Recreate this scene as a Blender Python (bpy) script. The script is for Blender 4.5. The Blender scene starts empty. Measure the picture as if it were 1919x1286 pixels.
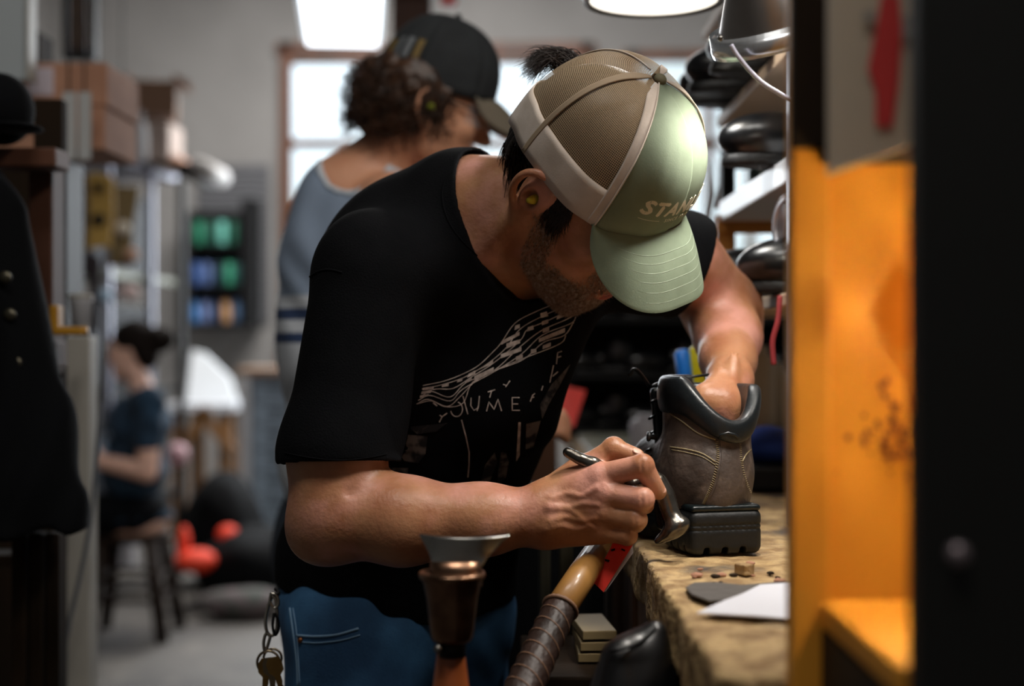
import bpy, bmesh, math, random
import numpy as np
from mathutils import Vector, Matrix
from mathutils.bvhtree import BVHTree
random.seed(7); np.random.seed(7)
SC = bpy.context.scene
COL = SC.collection
F_PX = 2665.3            # 50 mm lens on a 36 mm sensor, 1919 px wide
CAM_Z = 1.25
PI = math.pi

# ------------------------------------------------------------------ camera
cam_data = bpy.data.cameras.new('camera')
cam_data.lens = 50; cam_data.sensor_width = 36; cam_data.sensor_fit = 'HORIZONTAL'
cam_data.clip_start = .05; cam_data.clip_end = 200
cam_data.dof.use_dof = True; cam_data.dof.focus_distance = 1.46; cam_data.dof.aperture_fstop = 2.5
cam = bpy.data.objects.new('camera', cam_data); COL.objects.link(cam)
cam.location = (0, 0, CAM_Z); cam.rotation_euler = (PI/2, 0, 0)
SC.camera = cam

# ------------------------------------------------------------------ world, exposure
world = bpy.data.worlds.new('world'); SC.world = world; world.use_nodes = True
wn = world.node_tree; wn.nodes.clear()
wo = wn.nodes.new('ShaderNodeOutputWorld'); wb = wn.nodes.new('ShaderNodeBackground')
wb.inputs[0].default_value = (.82, .93, 1, 1); wb.inputs[1].default_value = 3.4
wn.links.new(wb.outputs[0], wo.inputs[0])
SC.view_settings.view_transform = 'Standard'; SC.view_settings.look = 'None'
SC.view_settings.gamma = 1; SC.view_settings.use_curve_mapping = False
SC.view_settings.exposure = 0.0
SC.cycles.use_denoising = True
SC.cycles.max_bounces = 6; SC.cycles.diffuse_bounces = 3; SC.cycles.glossy_bounces = 3
SC.cycles.transparent_max_bounces = 16; SC.cycles.sample_clamp_indirect = 4

def light(name, kind, loc, power, color, target=None, **kw):
    d = bpy.data.lights.new(name, kind); d.energy = power; d.color = color
    for k, v in kw.items(): setattr(d, k, v)
    o = bpy.data.objects.new(name, d); COL.objects.link(o); o.location = loc
    if target is not None:
        o.rotation_euler = (Vector(target)-Vector(loc)).to_track_quat('-Z', 'Y').to_euler()
    return o

# daylight entering by the two windows of the far wall, the visible ceiling panel, added unseen fill lights, two bench lamps, the warm lamp in the cabinet
light('window_daylight', 'AREA', (-.55, 10.2, 2.3), 100, (.9, .95, 1), (-.4, 0, 1.0), shape='RECTANGLE', size=2.2, size_y=2.2)
light('window_daylight', 'AREA', (1.45, 10.2, 2.3), 60, (.9, .95, 1), (.8, 0, 1.0), shape='RECTANGLE', size=1.1, size_y=2.1)
light('ceiling_and_fill_light', 'AREA', (-.575, 4.8, 2.33), 12, (.93, .97, 1), (-.575, 4.8, 0), shape='RECTANGLE', size=.27, size_y=.9)
light('ceiling_and_fill_light', 'AREA', (-.6, 8.0, 4.1), 210, (1, .97, .94), (-.6, 8.6, 0), shape='RECTANGLE', size=2.4, size_y=.8)  # unseen light added to brighten the far wall
light('ceiling_and_fill_light', 'AREA', (-.2, .1, 4.1), 42, (1, .95, .88), (0, 1.4, 1.0), shape='RECTANGLE', size=1.2, size_y=.8)  # unseen soft light added above the camera side
light('bench_lamp_light', 'SPOT', (.252, 1.385, 1.53), 6, (1, .94, .86), (.17, 1.44, 1.03), spot_size=2.0, spot_blend=.8, shadow_soft_size=.03)
light('pendant_lamp_light', 'SPOT', (.177, 1.78, 1.67), 2.3, (.95, .97, 1), (.16, 1.66, 1.0), spot_size=2.5, spot_blend=.6, shadow_soft_size=.05)
light('niche_lamp_light', 'POINT', (.300, .862, 1.27), 62, (1, .80, .48), shadow_soft_size=.018)
light('ceiling_and_fill_light', 'AREA', (.75, .95, 2.5), 13, (1, .94, .87), (.12, 1.45, 1.1), shape='RECTANGLE', size=.3, size_y=.3)  # unseen fill light added to brighten the hand and bench


# ------------------------------------------------------------------ helpers
def P(px, py, d):
    """a point of the place: picture column, picture row, distance ahead of the camera"""
    return np.array([(px-959.5)/F_PX*d, d, CAM_Z-(py-643)/F_PX*d])
def lin(h):
    h = h.lstrip('#'); c = [int(h[i:i+2], 16)/255 for i in (0, 2, 4)]
    return [(x/12.92 if x <= .04045 else ((x+.055)/1.055)**2.4) for x in c]+[1]
def mat(name, color, rough=.6, metal=0, color2=None, scale=20, detail=4, bump=0, bscale=None, sss=0,
        sheen=0, spec=.5, lo=.35, hi=.65, stretch=None, emit=None, estr=0, coat=0, trans=0, alpha=1,
        color3=None, scale3=6, lo3=.55, hi3=.7, rough2=None, wave=None):
    m = bpy.data.materials.new(name); m.use_nodes = True
    nt = m.node_tree; b = nt.nodes['Principled BSDF']; N = nt.nodes.new; Lk = nt.links.new
    b.inputs['Base Color'].default_value = lin(color); b.inputs['Roughness'].default_value = rough
    b.inputs['Metallic'].default_value = metal; b.inputs['Specular IOR Level'].default_value = spec
    if sss:
        b.inputs['Subsurface Weight'].default_value = sss; b.inputs['Subsurface Radius'].default_value = (1, .35, .2)
        b.inputs['Subsurface Scale'].default_value = .006
    if sheen: b.inputs['Sheen Weight'].default_value = sheen
    if coat: b.inputs['Coat Weight'].default_value = coat; b.inputs['Coat Roughness'].default_value = .15
    if trans: b.inputs['Transmission Weight'].default_value = trans
    if alpha < 1: b.inputs['Alpha'].default_value = alpha
    if emit: b.inputs['Emission Color'].default_value = lin(emit); b.inputs['Emission Strength'].default_value = estr
    tc = N('ShaderNodeTexCoord'); src = tc.outputs['Object']
    if stretch:
        mp = N('ShaderNodeMapping'); mp.inputs['Scale'].default_value = stretch; Lk(src, mp.inputs['Vector']); src = mp.outputs[0]
    last = None
    def noise(sc, dt=detail):
        n = N('ShaderNodeTexNoise'); n.inputs['Scale'].default_value = sc; n.inputs['Detail'].default_value = dt
        Lk(src, n.inputs['Vector']); return n.outputs['Fac']
    def ramp(f, a, c):
        r = N('ShaderNodeMapRange'); r.inputs[1].default_value = a; r.inputs[2].default_value = c; Lk(f, r.inputs[0]); return r.outputs[0]
    def mix(f, c1, c2):
        x = N('ShaderNodeMix'); x.data_type = 'RGBA'; Lk(f, x.inputs[0])
        for s, c in ((6, c1), (7, c2)):
            if isinstance(c, str): x.inputs[s].default_value = lin(c)
            else: Lk(c, x.inputs[s])
        return x.outputs[2]
    if color2:
        f = ramp(noise(scale), lo, hi); last = mix(f, color, color2)
        if rough2 is not None:
            r = N('ShaderNodeMapRange'); r.inputs[3].default_value = rough; r.inputs[4].default_value = rough2; Lk(f, r.inputs[0]); Lk(r.outputs[0], b.inputs['Roughness'])
    if color3: last = mix(ramp(noise(scale3), lo3, hi3), last if last else color, color3)
    if wave:
        w = N('ShaderNodeTexWave'); w.inputs['Scale'].default_value = wave[0]; w.inputs['Distortion'].default_value = wave[1]
        w.bands_direction = wave[2]; w.inputs['Detail'].default_value = 3; Lk(src, w.inputs['Vector'])
        last = mix(ramp(w.outputs['Fac'], .2, .9), last if last else color, wave[3])
    if last: Lk(last, b.inputs['Base Color'])
    if bump:
        bn = N('ShaderNodeBump'); bn.inputs['Distance'].default_value = .01; bn.inputs['Strength'].default_value = bump
        Lk(noise(bscale or scale*3, 5), bn.inputs['Height']); Lk(bn.outputs[0], b.inputs['Normal'])
    return m

def tag(o, label=None, cat=None, group=None, kind=None):
    if label: o['label'] = label
    if cat: o['category'] = cat
    if group: o['group'] = group
    if kind: o['kind'] = kind
    return o
def thing(name, label, cat, loc=(0, 0, 0), group=None, rz=0):
    o = bpy.data.objects.new(name, None); COL.objects.link(o); o.location = [float(v) for v in loc]
    o.rotation_euler = (0, 0, rz); o.empty_display_size = .05
    return tag(o, label, cat, group)
def root_of(o):
    while o.parent: o = o.parent
    return o
def link_mesh(name, me, m, parent=None, local=False):
    o = bpy.data.objects.new(name, me); COL.objects.link(o)
    if m is not None:
        for x in (m if isinstance(m, (list, tuple)) else [m]): me.materials.append(x)
    if parent is not None:
        o.parent = parent
        if not local: me.transform(Matrix.Translation(-Vector(root_of(parent).location)))
    return o
def obj(name, bm, m, parent=None, smooth=True, local=False, bevel=0, angle=None):
    """bm: MB builder or (verts, faces); meshes are authored in world coordinates unless local"""
    me = bpy.data.meshes.new(name)
    if isinstance(bm, tuple):
        v, f = bm[:2]; v = np.asarray(v, dtype=np.float32)
        if isinstance(f, np.ndarray):
            n = len(f); k = f.shape[1]
            me.vertices.add(len(v)); me.vertices.foreach_set('co', v.ravel())
            me.loops.add(n*k); me.loops.foreach_set('vertex_index', f.astype(np.int32).ravel())
            me.polygons.add(n); me.polygons.foreach_set('loop_start', np.arange(0, n*k, k, dtype=np.int32))
            me.update(calc_edges=True); me.validate()
        else:
            me.from_pydata(v.tolist(), [], f); me.update()
    else:
        bm.bm.normal_update(); bm.bm.to_mesh(me); bm.bm.free()
    if smooth and len(me.polygons): me.polygons.foreach_set('use_smooth', [True]*len(me.polygons))
    o = link_mesh(name, me, m, parent, local)
    if bevel:
        b = o.modifiers.new('b', 'BEVEL'); b.width = bevel; b.segments = 2; b.limit_method = 'ANGLE'; b.angle_limit = .6
    if angle and smooth: me.set_sharp_from_angle(angle=angle)
    return o
def copy_tree(o, parent=None):
    c = o.copy(); COL.objects.link(c)
    if parent: c.parent = parent
    for ch in list(o.children): copy_tree(ch, c)
    return c

class MB:
    def __init__(s): s.bm = bmesh.new()
    def add(s, verts, faces):
        vs = [s.bm.verts.new([float(c) for c in v]) for v in verts]
        for f in faces:
            try: s.bm.faces.new([vs[i] for i in f])
            except ValueError: pass
        return s
    def box(s, c, size, rz=0, rot=None):
        c = Vector([float(x) for x in c]); h = [x/2 for x in size]; R = Matrix.Rotation(rz, 3, 'Z') if rot is None else rot
        v = [c+R@Vector((a*h[0], b*h[1], d*h[2])) for a in (-1, 1) for b in (-1, 1) for d in (-1, 1)]
        return s.add(v, [(0, 1, 3, 2), (4, 6, 7, 5), (0, 4, 5, 1), (2, 3, 7, 6), (0, 2, 6, 4), (1, 5, 7, 3)])
    def tube(s, pts, r, n=10, flat=1.0, up=(0, 0, 1), caps=True):
        pts = [Vector([float(c) for c in p]) for p in pts]; m = len(pts)
        rs = list(r) if hasattr(r, '__len__') else [r]*m
        rings = []; prev = None
        for i, p in enumerate(pts):
            t = (pts[min(i+1, m-1)]-pts[max(i-1, 0)]).normalized()
            if prev is None:
                u = Vector(up); a = u.cross(t)
                if a.length < 1e-3: a = Vector((1, 0, 0)).cross(t)
            else: a = prev-t*prev.dot(t)
            a.normalize(); prev = a; b = t.cross(a)
            rings.append([p+(a*math.cos(2*PI*k/n)+b*math.sin(2*PI*k/n)*flat)*rs[i] for k in range(n)])
        v = [q for R_ in rings for q in R_]; f = []
        for i in range(m-1):
            for k in range(n):
                f.append((i*n+k, i*n+(k+1) % n, (i+1)*n+(k+1) % n, (i+1)*n+k))
        if caps: f.append(tuple(range(n))[::-1]); f.append(tuple((m-1)*n+k for k in range(n)))
        return s.add(v, f)
    def lathe(s, prof, loc=(0, 0, 0), axis=(0, 0, 1), n=24, sx=1, sy=1, closed=False):
        q = Vector((0, 0, 1)).rotation_difference(Vector([float(a) for a in axis]).normalized()).to_matrix(); L = Vector([float(a) for a in loc])
        v = []; f = []
        for r, z in prof:
            for k in range(n): v.append(L+q@Vector((r*sx*math.cos(2*PI*k/n), r*sy*math.sin(2*PI*k/n), z)))
        for i in range(len(prof)-1):
            for k in range(n): f.append((i*n+k, i*n+(k+1) % n, (i+1)*n+(k+1) % n, (i+1)*n+k))
        if not closed:
            f.append(tuple(range(n))[::-1]); f.append(tuple((len(prof)-1)*n+k for k in range(n)))
        return s.add(v, f)
    def sphere(s, c, r, n=14, m=9):
        if not hasattr(r, '__len__'): r = (r, r, r)
        prof = [(max(1e-4, math.sin(PI*i/m)), -math.cos(PI*i/m)) for i in range(m+1)]
        v = []; f = []
        for a, z in prof:
            for k in range(n): v.append((c[0]+a*r[0]*math.cos(2*PI*k/n), c[1]+a*r[1]*math.sin(2*PI*k/n), c[2]+z*r[2]))
        for i in range(m):
            for k in range(n): f.append((i*n+k, i*n+(k+1) % n, (i+1)*n+(k+1) % n, (i+1)*n+k))
        return s.add(v, f)
    def prism(s, poly, vec):
        """poly: list of 3D points (planar), extruded by vec"""
        n = len(poly); a = [np.array(p, float) for p in poly]; v = a+[p+np.array(vec, float) for p in a]
        f = [tuple(range(n))[::-1], tuple(range(n, 2*n))]+[(k, (k+1) % n, n+(k+1) % n, n+k) for k in range(n)]
        return s.add(v, f)
    def grid(s, fn, nu, nv):
        v = [fn(i/nu, j/nv) for i in range(nu+1) for j in range(nv+1)]
        return s.add(v, [(i*(nv+1)+j, (i+1)*(nv+1)+j, (i+1)*(nv+1)+j+1, i*(nv+1)+j+1) for i in range(nu) for j in range(nv)])
    def fix(s): bmesh.ops.recalc_face_normals(s.bm, faces=s.bm.faces); return s

# ---- signed distance modelling: smooth unions meshed by surface nets
def V3(*a): return np.array(a, dtype=np.float32)
def cone(a, b, ra, rb=None):
    a = np.asarray(a, np.float32); b = np.asarray(b, np.float32); rb = ra if rb is None else rb; ab = b-a; L = float(ab@ab)+1e-12
    def f(p):
        t = np.clip((p-a)@ab/L, 0, 1)[:, None]
        return np.linalg.norm(p-a-t*ab, axis=1)-(ra+(rb-ra)*t[:, 0])
    return f
def chain(pts, rs):
    fs = [cone(pts[i], pts[i+1], rs[i], rs[i+1]) for i in range(len(pts)-1)]
    return lambda p: np.min([f(p) for f in fs], axis=0)
def ell(c, r, R=None):
    c = np.asarray(c, np.float32); r = np.asarray(r, np.float32)
    def f(p):
        q = p-c
        if R is not None: q = q@R
        k0 = np.linalg.norm(q/r, axis=1)+1e-9; k1 = np.linalg.norm(q/(r*r), axis=1)+1e-9
        return k0*(k0-1)/k1
    return f
def rbox(c, h, rad, R=None):
    c = np.asarray(c, np.float32); h = np.asarray(h, np.float32)
    def f(p):
        q = p-c
        if R is not None: q = q@R
        q = np.abs(q)-(h-rad)
        return np.linalg.norm(np.maximum(q, 0), axis=1)+np.minimum(q.max(axis=1), 0)-rad
    return f
def plane(pt, n):
    pt = np.asarray(pt, np.float32); n = np.asarray(n, np.float32); n = n/np.linalg.norm(n)
    return lambda p: (p-pt)@n
def smin(a, b, k):
    if k <= 0: return np.minimum(a, b)
    h = np.clip(.5+.5*(b-a)/k, 0, 1); return b+(a-b)*h-k*h*(1-h)
def smax(a, b, k): return -smin(-a, -b, k)
def blob(items):
    """items: (fn, k) smooth union, (fn, k, '-') smooth subtraction, (fn, k, '&') intersection"""
    def f(p):
        d = None
        for it in items:
            v = it[0](p)
            if d is None: d = v
            elif len(it) == 3 and it[2] == '-': d = smax(d, -v, it[1])
            elif len(it) == 3: d = smax(d, v, it[1])
            else: d = smin(d, v, it[1])
        return d
    return f
def local(fn, R, t):
    """evaluate fn in a posed local frame: world = R @ q + t"""
    R = np.asarray(R, np.float32); t = np.asarray(t, np.float32)
    return lambda p: fn((p-t)@R)
def wob(p, f, seed=0):
    s = seed*1.7
    return (np.sin(p[:, 0]*f+s+1.9*np.sin(p[:, 2]*f*.6+s))+np.sin(p[:, 1]*f*1.1+2*s+1.5*np.sin(p[:, 0]*f*.7))+np.sin(p[:, 2]*f*.93+.7*s+1.7*np.sin(p[:, 1]*f*.8)))/3
def nets(fn, lo, hi, h, margin=.012):
    lo = np.asarray(lo, np.float32); hi = np.asarray(hi, np.float32)
    B = 8; nb = np.maximum(1, np.ceil((hi-lo)/(h*B)).astype(int)); n = nb*B+1
    cx = [lo[a]+(np.arange(nb[a])+.5)*B*h for a in range(3)]
    C = np.stack(np.meshgrid(*cx, indexing='ij'), -1).reshape(-1, 3).astype(np.float32)
    dc = np.concatenate([fn(C[i:i+200000]) for i in range(0, len(C), 200000)])
    act = np.abs(dc) < B*h*.87*1.25+margin
    V = np.repeat(np.repeat(np.repeat(dc.reshape(nb), B, 0), B, 1), B, 2)
    V = np.pad(V, ((0, 1), (0, 1), (0, 1)), mode='edge').astype(np.float32)
    m = np.zeros(n, bool); ab = act.reshape(nb)
    idx = np.argwhere(ab)
    for dx in range(B+1):
        for dy in range(B+1):
            for dz in (0, B): m[idx[:, 0]*B+dx, idx[:, 1]*B+dy, idx[:, 2]*B+dz] = True
    mm = np.repeat(np.repeat(np.repeat(ab, B, 0), B, 1), B, 2); m[:-1, :-1, :-1] |= mm
    for dx in (0, B):
        for dy in range(B+1):
            for dz in range(B+1): m[idx[:, 0]*B+dx, idx[:, 1]*B+dy, idx[:, 2]*B+dz] = True
    for dy in (0, B):
        for dx in range(B+1):
            for dz in range(B+1): m[idx[:, 0]*B+dx, idx[:, 1]*B+dy, idx[:, 2]*B+dz] = True
    I = np.argwhere(m)
    for i in range(0, len(I), 250000):
        J = I[i:i+250000]; V[J[:, 0], J[:, 1], J[:, 2]] = fn((lo+J*h).astype(np.float32))
    S = V < 0; X, Y, Z = n-1
    cnt = np.zeros((X, Y, Z), np.int8)
    for a in (0, 1):
        for b in (0, 1):
            for c in (0, 1): cnt += S[a:a+X, b:b+Y, c:c+Z]
    cells = np.argwhere((cnt > 0) & (cnt < 8))
    if not len(cells): return np.zeros((0, 3)), np.zeros((0, 4), int)
    ci = -np.ones((X, Y, Z), np.int32); ci[tuple(cells.T)] = np.arange(len(cells))
    acc = np.zeros((len(cells), 3)); w = np.zeros(len(cells)); off = [(a, b, c) for a in (0, 1) for b in (0, 1) for c in (0, 1)]
    for i, o1 in enumerate(off):
        for o2 in off[i+1:]:
            if sum(abs(x-y) for x, y in zip(o1, o2)) != 1: continue
            v1 = V[cells[:, 0]+o1[0], cells[:, 1]+o1[1], cells[:, 2]+o1[2]]; v2 = V[cells[:, 0]+o2[0], cells[:, 1]+o2[1], cells[:, 2]+o2[2]]
            s = (v1 < 0) != (v2 < 0); t = np.where(s, v1/(v1-v2+1e-20), 0)[:, None]
            acc += np.where(s[:, None], np.array(o1)+t*(np.array(o2)-np.array(o1)), 0); w += s
    verts = lo+(cells+acc/w[:, None])*h
    quads = []
    for ax in range(3):
        e = [slice(None)]*3; e2 = [slice(None)]*3; e[ax] = slice(0, -1); e2[ax] = slice(1, None)
        A = S[tuple(e)]; Bq = S[tuple(e2)]; E_ = np.argwhere(A != Bq); u, v = [(1, 2), (2, 0), (0, 1)][ax]
        ok = (E_[:, u] > 0) & (E_[:, v] > 0) & (E_[:, u] < n[u]-1) & (E_[:, v] < n[v]-1); E_ = E_[ok]
        if not len(E_): continue
        du = np.zeros(3, int); du[u] = 1; dv = np.zeros(3, int); dv[v] = 1
        q = [ci[tuple((E_-o).T)] for o in (du+dv, dv, 0*du, du)]
        Q = np.stack(q, 1); flip = ~A[tuple(E_.T)]; Q[flip] = Q[flip][:, ::-1]
        quads.append(Q)
    Q = np.concatenate(quads); Q = Q[(Q >= 0).all(1)]
    return verts, Q
def join(parts):
    vs, fs, k = [], [], 0
    for v, f in parts: vs.append(v); fs.append(f+k); k += len(v)
    return np.concatenate(vs), np.concatenate(fs)
def bvh_of(v, f): return BVHTree.FromPolygons([tuple(map(float, x)) for x in v], [tuple(map(int, x)) for x in f])
def strands(lines, r, sides=3, tip=.15):
    """hair: every line is an array of points, one tapered tube each, in one mesh"""
    V_, F_ = [], []; k = 0
    for L in lines:
        L = np.asarray(L, float); m = len(L); t = np.gradient(L, axis=0); t /= np.linalg.norm(t, axis=1)[:, None]+1e-9
        a = np.cross(t, [.31, .2, .93]); a /= np.linalg.norm(a, axis=1)[:, None]+1e-9; b = np.cross(t, a)
        rr = r*(1-(1-tip)*(np.arange(m)/(m-1))**2)[:, None]
        for s in range(sides): V_.append(L+(a*math.cos(2*PI*s/sides)+b*math.sin(2*PI*s/sides))*rr)
        base = k; i = np.arange(m-1)
        for s in range(sides):
            s2 = (s+1) % sides
            F_.append(np.stack([base+s*m+i, base+s2*m+i, base+s2*m+i+1, base+s*m+i+1], 1))
        k += sides*m
    return np.concatenate(V_), np.concatenate(F_)
def bez(p0, p1, p2, p3, n=12):
    t = np.linspace(0, 1, n)[:, None]; p0, p1, p2, p3 = map(np.asarray, (p0, p1, p2, p3))
    return (1-t)**3*p0+3*(1-t)**2*t*p1+3*(1-t)*t*t*p2+t**3*p3
def smooth_path(pts, n=6):
    """Catmull-Rom through the points"""
    p = [np.asarray(q, float) for q in pts]; p = [2*p[0]-p[1]]+p+[2*p[-1]-p[-2]]; o = []
    for i in range(1, len(p)-2):
        for t in np.linspace(0, 1, n, endpoint=False):
            o.append(.5*((2*p[i])+(-p[i-1]+p[i+1])*t+(2*p[i-1]-5*p[i]+4*p[i+1]-p[i+2])*t*t+(-p[i-1]+3*p[i]-3*p[i+1]+p[i+2])*t**3))
    o.append(p[-2]); return o
def text_mesh(s, size=1, shear=0, spacing=1):
    cu = bpy.data.curves.new('t', 'FONT'); cu.body = s; cu.size = size; cu.shear = shear; cu.space_character = spacing
    cu.align_x = 'CENTER'; cu.align_y = 'CENTER'; cu.resolution_u = 3
    o = bpy.data.objects.new('t', cu); COL.objects.link(o)
    dg = bpy.context.evaluated_depsgraph_get(); me = bpy.data.meshes.new_from_object(o.evaluated_get(dg))
    v = np.array([tuple(x.co) for x in me.vertices]); f = [tuple(p.vertices) for p in me.polygons]
    bpy.data.objects.remove(o); bpy.data.curves.remove(cu); bpy.data.meshes.remove(me)
    return v, f
def project(v, org_fn, bv, off=.0008):
    """carry points onto a surface: org_fn(v) gives ray origin and direction"""
    out = []; ok = []
    for p in v:
        o, d = org_fn(p); d = Vector(d).normalized(); h = bv.ray_cast(Vector(o), d)
        if h[0] is None: out.append((0, 0, 0)); ok.append(False); continue
        nrm = h[1] if h[1].dot(d) < 0 else -h[1]
        out.append(tuple(h[0]+nrm*off)); ok.append(True)
    return out, ok
# ---- shared materials
m_skin = mat('skin', '#b5835f', rough=.42, color2='#a0694a', scale=26, detail=6, bump=.10, bscale=230, sss=.12, spec=.45, color3='#d09584', scale3=15, lo3=.46, hi3=.66)
m_lip = mat('lip_skin', '#a04c40', rough=.4, sss=.1)
m_hair = mat('dark_hair', '#15100d', rough=.38, color2='#2a1e18', scale=60)
m_beard = mat('beard_hair', '#6b4f3b', rough=.6, color2='#a58a74', scale=300, lo=.35, hi=.62, color3='#c9bdb0', scale3=260, lo3=.5, hi3=.7)
m_tee = mat('black_cotton', '#050609', rough=.92, color2='#08090c', scale=40, bump=.2, bscale=500, spec=.12)
m_print = mat('shirt_ink', '#dcd2cb', rough=.8, color2='#a89c95', scale=150, lo=.3, hi=.6)
m_print_dim = mat('faded_ink', '#6a6460', rough=.85, color2='#15151a', scale=60, lo=.42, hi=.56)
m_green = mat('green_canvas', '#7b8873', rough=.82, color2='#717d69', scale=30, bump=.06, bscale=900, spec=.3)
m_green_d = mat('green_button', '#6e6a52', rough=.7)
m_thread = mat('green_thread', '#93a08c', rough=.7)
m_tape = mat('white_trim', '#d6cabf', rough=.75, color2='#c2b5a8', scale=30, bump=.06, bscale=600)
m_denim = mat('blue_denim', '#234a70', rough=.85, color2='#3a6c98', scale=14, detail=6, bump=.10, bscale=400, color3='#204468', scale3=5)
m_seam = mat('denim_seam', '#7fa3c2', rough=.8)
m_steel = mat('steel', '#9a9894', rough=.3, metal=1, color2='#6d6a66', scale=25, bump=.05)
m_dsteel = mat('dark_steel', '#2b2c2e', rough=.36, metal=.9, color2='#4a4b4d', scale=30, bump=.06)
m_brass = mat('brass', '#a88650', rough=.35, metal=1, color2='#8a6a3c', scale=50)

m_shoe = mat('shoe_leather', '#1d1713', rough=.5)
# ================================================================== the room
XL, XR, YF, YB, ZC = -3.4, 2.25, -1.8, 10.5, 4.2
def struct(name, bm, m, smooth=False, parent=None, **k):
    o = obj(name, bm, m, parent, smooth=smooth, **k)
    if parent is None: o['kind'] = 'structure'
    return o
m_wall = mat('painted_wall', '#8c8a88', rough=.85, color2='#82807e', scale=1.6, bump=.1, bscale=60)
m_floor = mat('concrete_floor', '#625d57', rough=.65, color2='#433f3c', scale=2.2, detail=8, bump=.2, bscale=40, color3='#736d65', scale3=5)
m_ceil = mat('ceiling_paint', '#8b8b8c', rough=.9)
m_wood_tr = mat('window_wood', '#66371a', rough=.5, color2='#4a2812', scale=8, stretch=(1, 1, .2))
m_glass = bpy.data.materials.new('window_glass'); m_glass.use_nodes = True
_n = m_glass.node_tree; _b = _n.nodes['Principled BSDF']; _b.inputs['Roughness'].default_value = .02; _b.inputs['Alpha'].default_value = .08; _b.inputs['Base Color'].default_value = (.9, .95, 1, 1)
b = MB(); b.box(((XL+XR)/2, (YF+YB)/2, -.05), (XR-XL+.4, YB-YF+.4, .1)); struct('floor', b, m_floor)
b = MB(); b.box(((XL+XR)/2, (YF+YB)/2, ZC+.05), (XR-XL+.4, YB-YF+.4, .1)); struct('ceiling', b, m_ceil)
b = MB(); b.box((XL-.06, (YF+YB)/2, ZC/2), (.12, YB-YF, ZC)); struct('wall_left', b, m_wall)
b = MB(); b.box((XR+.06, (YF+YB)/2, ZC/2), (.12, YB-YF, ZC)); struct('wall_right', b, m_wall)
b = MB(); b.box(((XL+XR)/2, YF-.06, ZC/2), (XR-XL, .12, ZC)); struct('wall_front', b, m_wall)
W1 = (-1.70, .585, 1.12, 3.46); W2 = (.85, 2.05, 1.12, 3.40)
b = MB(); T_w = .2; yb = YB+.1
def wb_(x0, x1, z0, z1): b.box(((x0+x1)/2, yb, (z0+z1)/2), (x1-x0, T_w, z1-z0))
wb_(XL, W1[0], 0, ZC); wb_(W1[1], W2[0], 0, ZC); wb_(W2[1], XR, 0, ZC); wb_(W1[0], W1[1], 0, W1[2]); wb_(W1[0], W1[1], W1[3], ZC); wb_(W2[0], W2[1], 0, W2[2]); wb_(W2[0], W2[1], W2[3], ZC)
struct('wall_back', b, m_wall)
def window(n, w, muls, rails):
    x0, x1, z0, z1 = w; f = MB(); y = YB-.01; t = .075
    f.box(((x0+x1)/2, y, z1-t/2), (x1-x0+.06, .1, t)); f.box(((x0+x1)/2, y, z0+t/2), (x1-x0+.06, .14, t))
    f.box((x0+t/2, y, (z0+z1)/2), (t, .1, z1-z0)); f.box((x1-t/2, y, (z0+z1)/2), (t, .1, z1-z0))
    for x in muls: f.box((x, y, (z0+z1)/2), (.06, .08, z1-z0))
    for z in rails: f.box(((x0+x1)/2, y, z), (x1-x0, .08, .06))
    o = struct('window_%d' % n, f, m_wood_tr); 
    g = MB(); g.box(((x0+x1)/2, YB+.04, (z0+z1)/2), (x1-x0-.02, .006, z1-z0-.02)); obj('window_pane', g, m_glass, o, smooth=False)
window(1, W1, (-.62, .42), (2.72, 3.34)); window(2, W2, (1.45,), (2.72,))
b = MB(); b.box((-2.55, YB-.012, .06), (1.7, .02, .12)); struct('baseboard_back', b, mat('baseboard_paint', '#6c6a68', rough=.6))
# ribbed grey panel on the far wall
b = MB()
for i in range(26): b.box((-2.05, YB-.02, 1.42+i*.045), (.52, .03, .036))
struct('trim_1', b, mat('ribbed_panel', '#5f6064', rough=.6))
# outdoors, seen through the panes
b = MB(); b.box((-.5, 17, 2), (14, .3, 7)); 
for k in range(3): b.box((-4+3.4*k, 16.8, 3.2), (1.2, .1, 1.5))
o = obj('building', b, mat('white_siding', '#e8eaee', rough=.8, wave=(6, 0, 'X', '#d2d8e0')), smooth=False); tag(o, 'white building outside behind the windows of the far wall', 'building')
b = MB(); b.box((0, 15, -.15), (18, 8.4, .1)); struct('trim_2', b, mat('outdoor_ground', '#7c8a6a', rough=.9))
def shrub(x, y, z, r, lab, c):
    f = ell(V3(x, y, z), V3(*r)); sd = random.random()*9
    m = nets(lambda p: f(p)+.09*wob(p, 9, sd)+.05*wob(p, 23, sd), (x-r[0]*1.3, y-r[1]*1.3, z-r[2]*1.3), (x+r[0]*1.3, y+r[1]*1.3, z+r[2]*1.3), .06)
    t = thing('shrub', lab, 'shrub', (x, y, 0)); obj('foliage', m, mat('leaves', c, rough=.8, color2='#39502a', scale=9), t)
    s_ = MB(); s_.tube([(x, y, -.12), (x+.03, y, z)], [.09, .05], 8); obj('trunk', s_, mat('bark', '#4a3a2c'), t)
shrub(-2.6, 14.2, 2.0, (.55, .5, .9), 'leafy green shrub outside the left part of the window', '#7f9c62')
shrub(2.6, 15.6, 4.9, (1.9, .6, .45), 'high green tree crown outside the right window', '#5f7f48')
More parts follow.
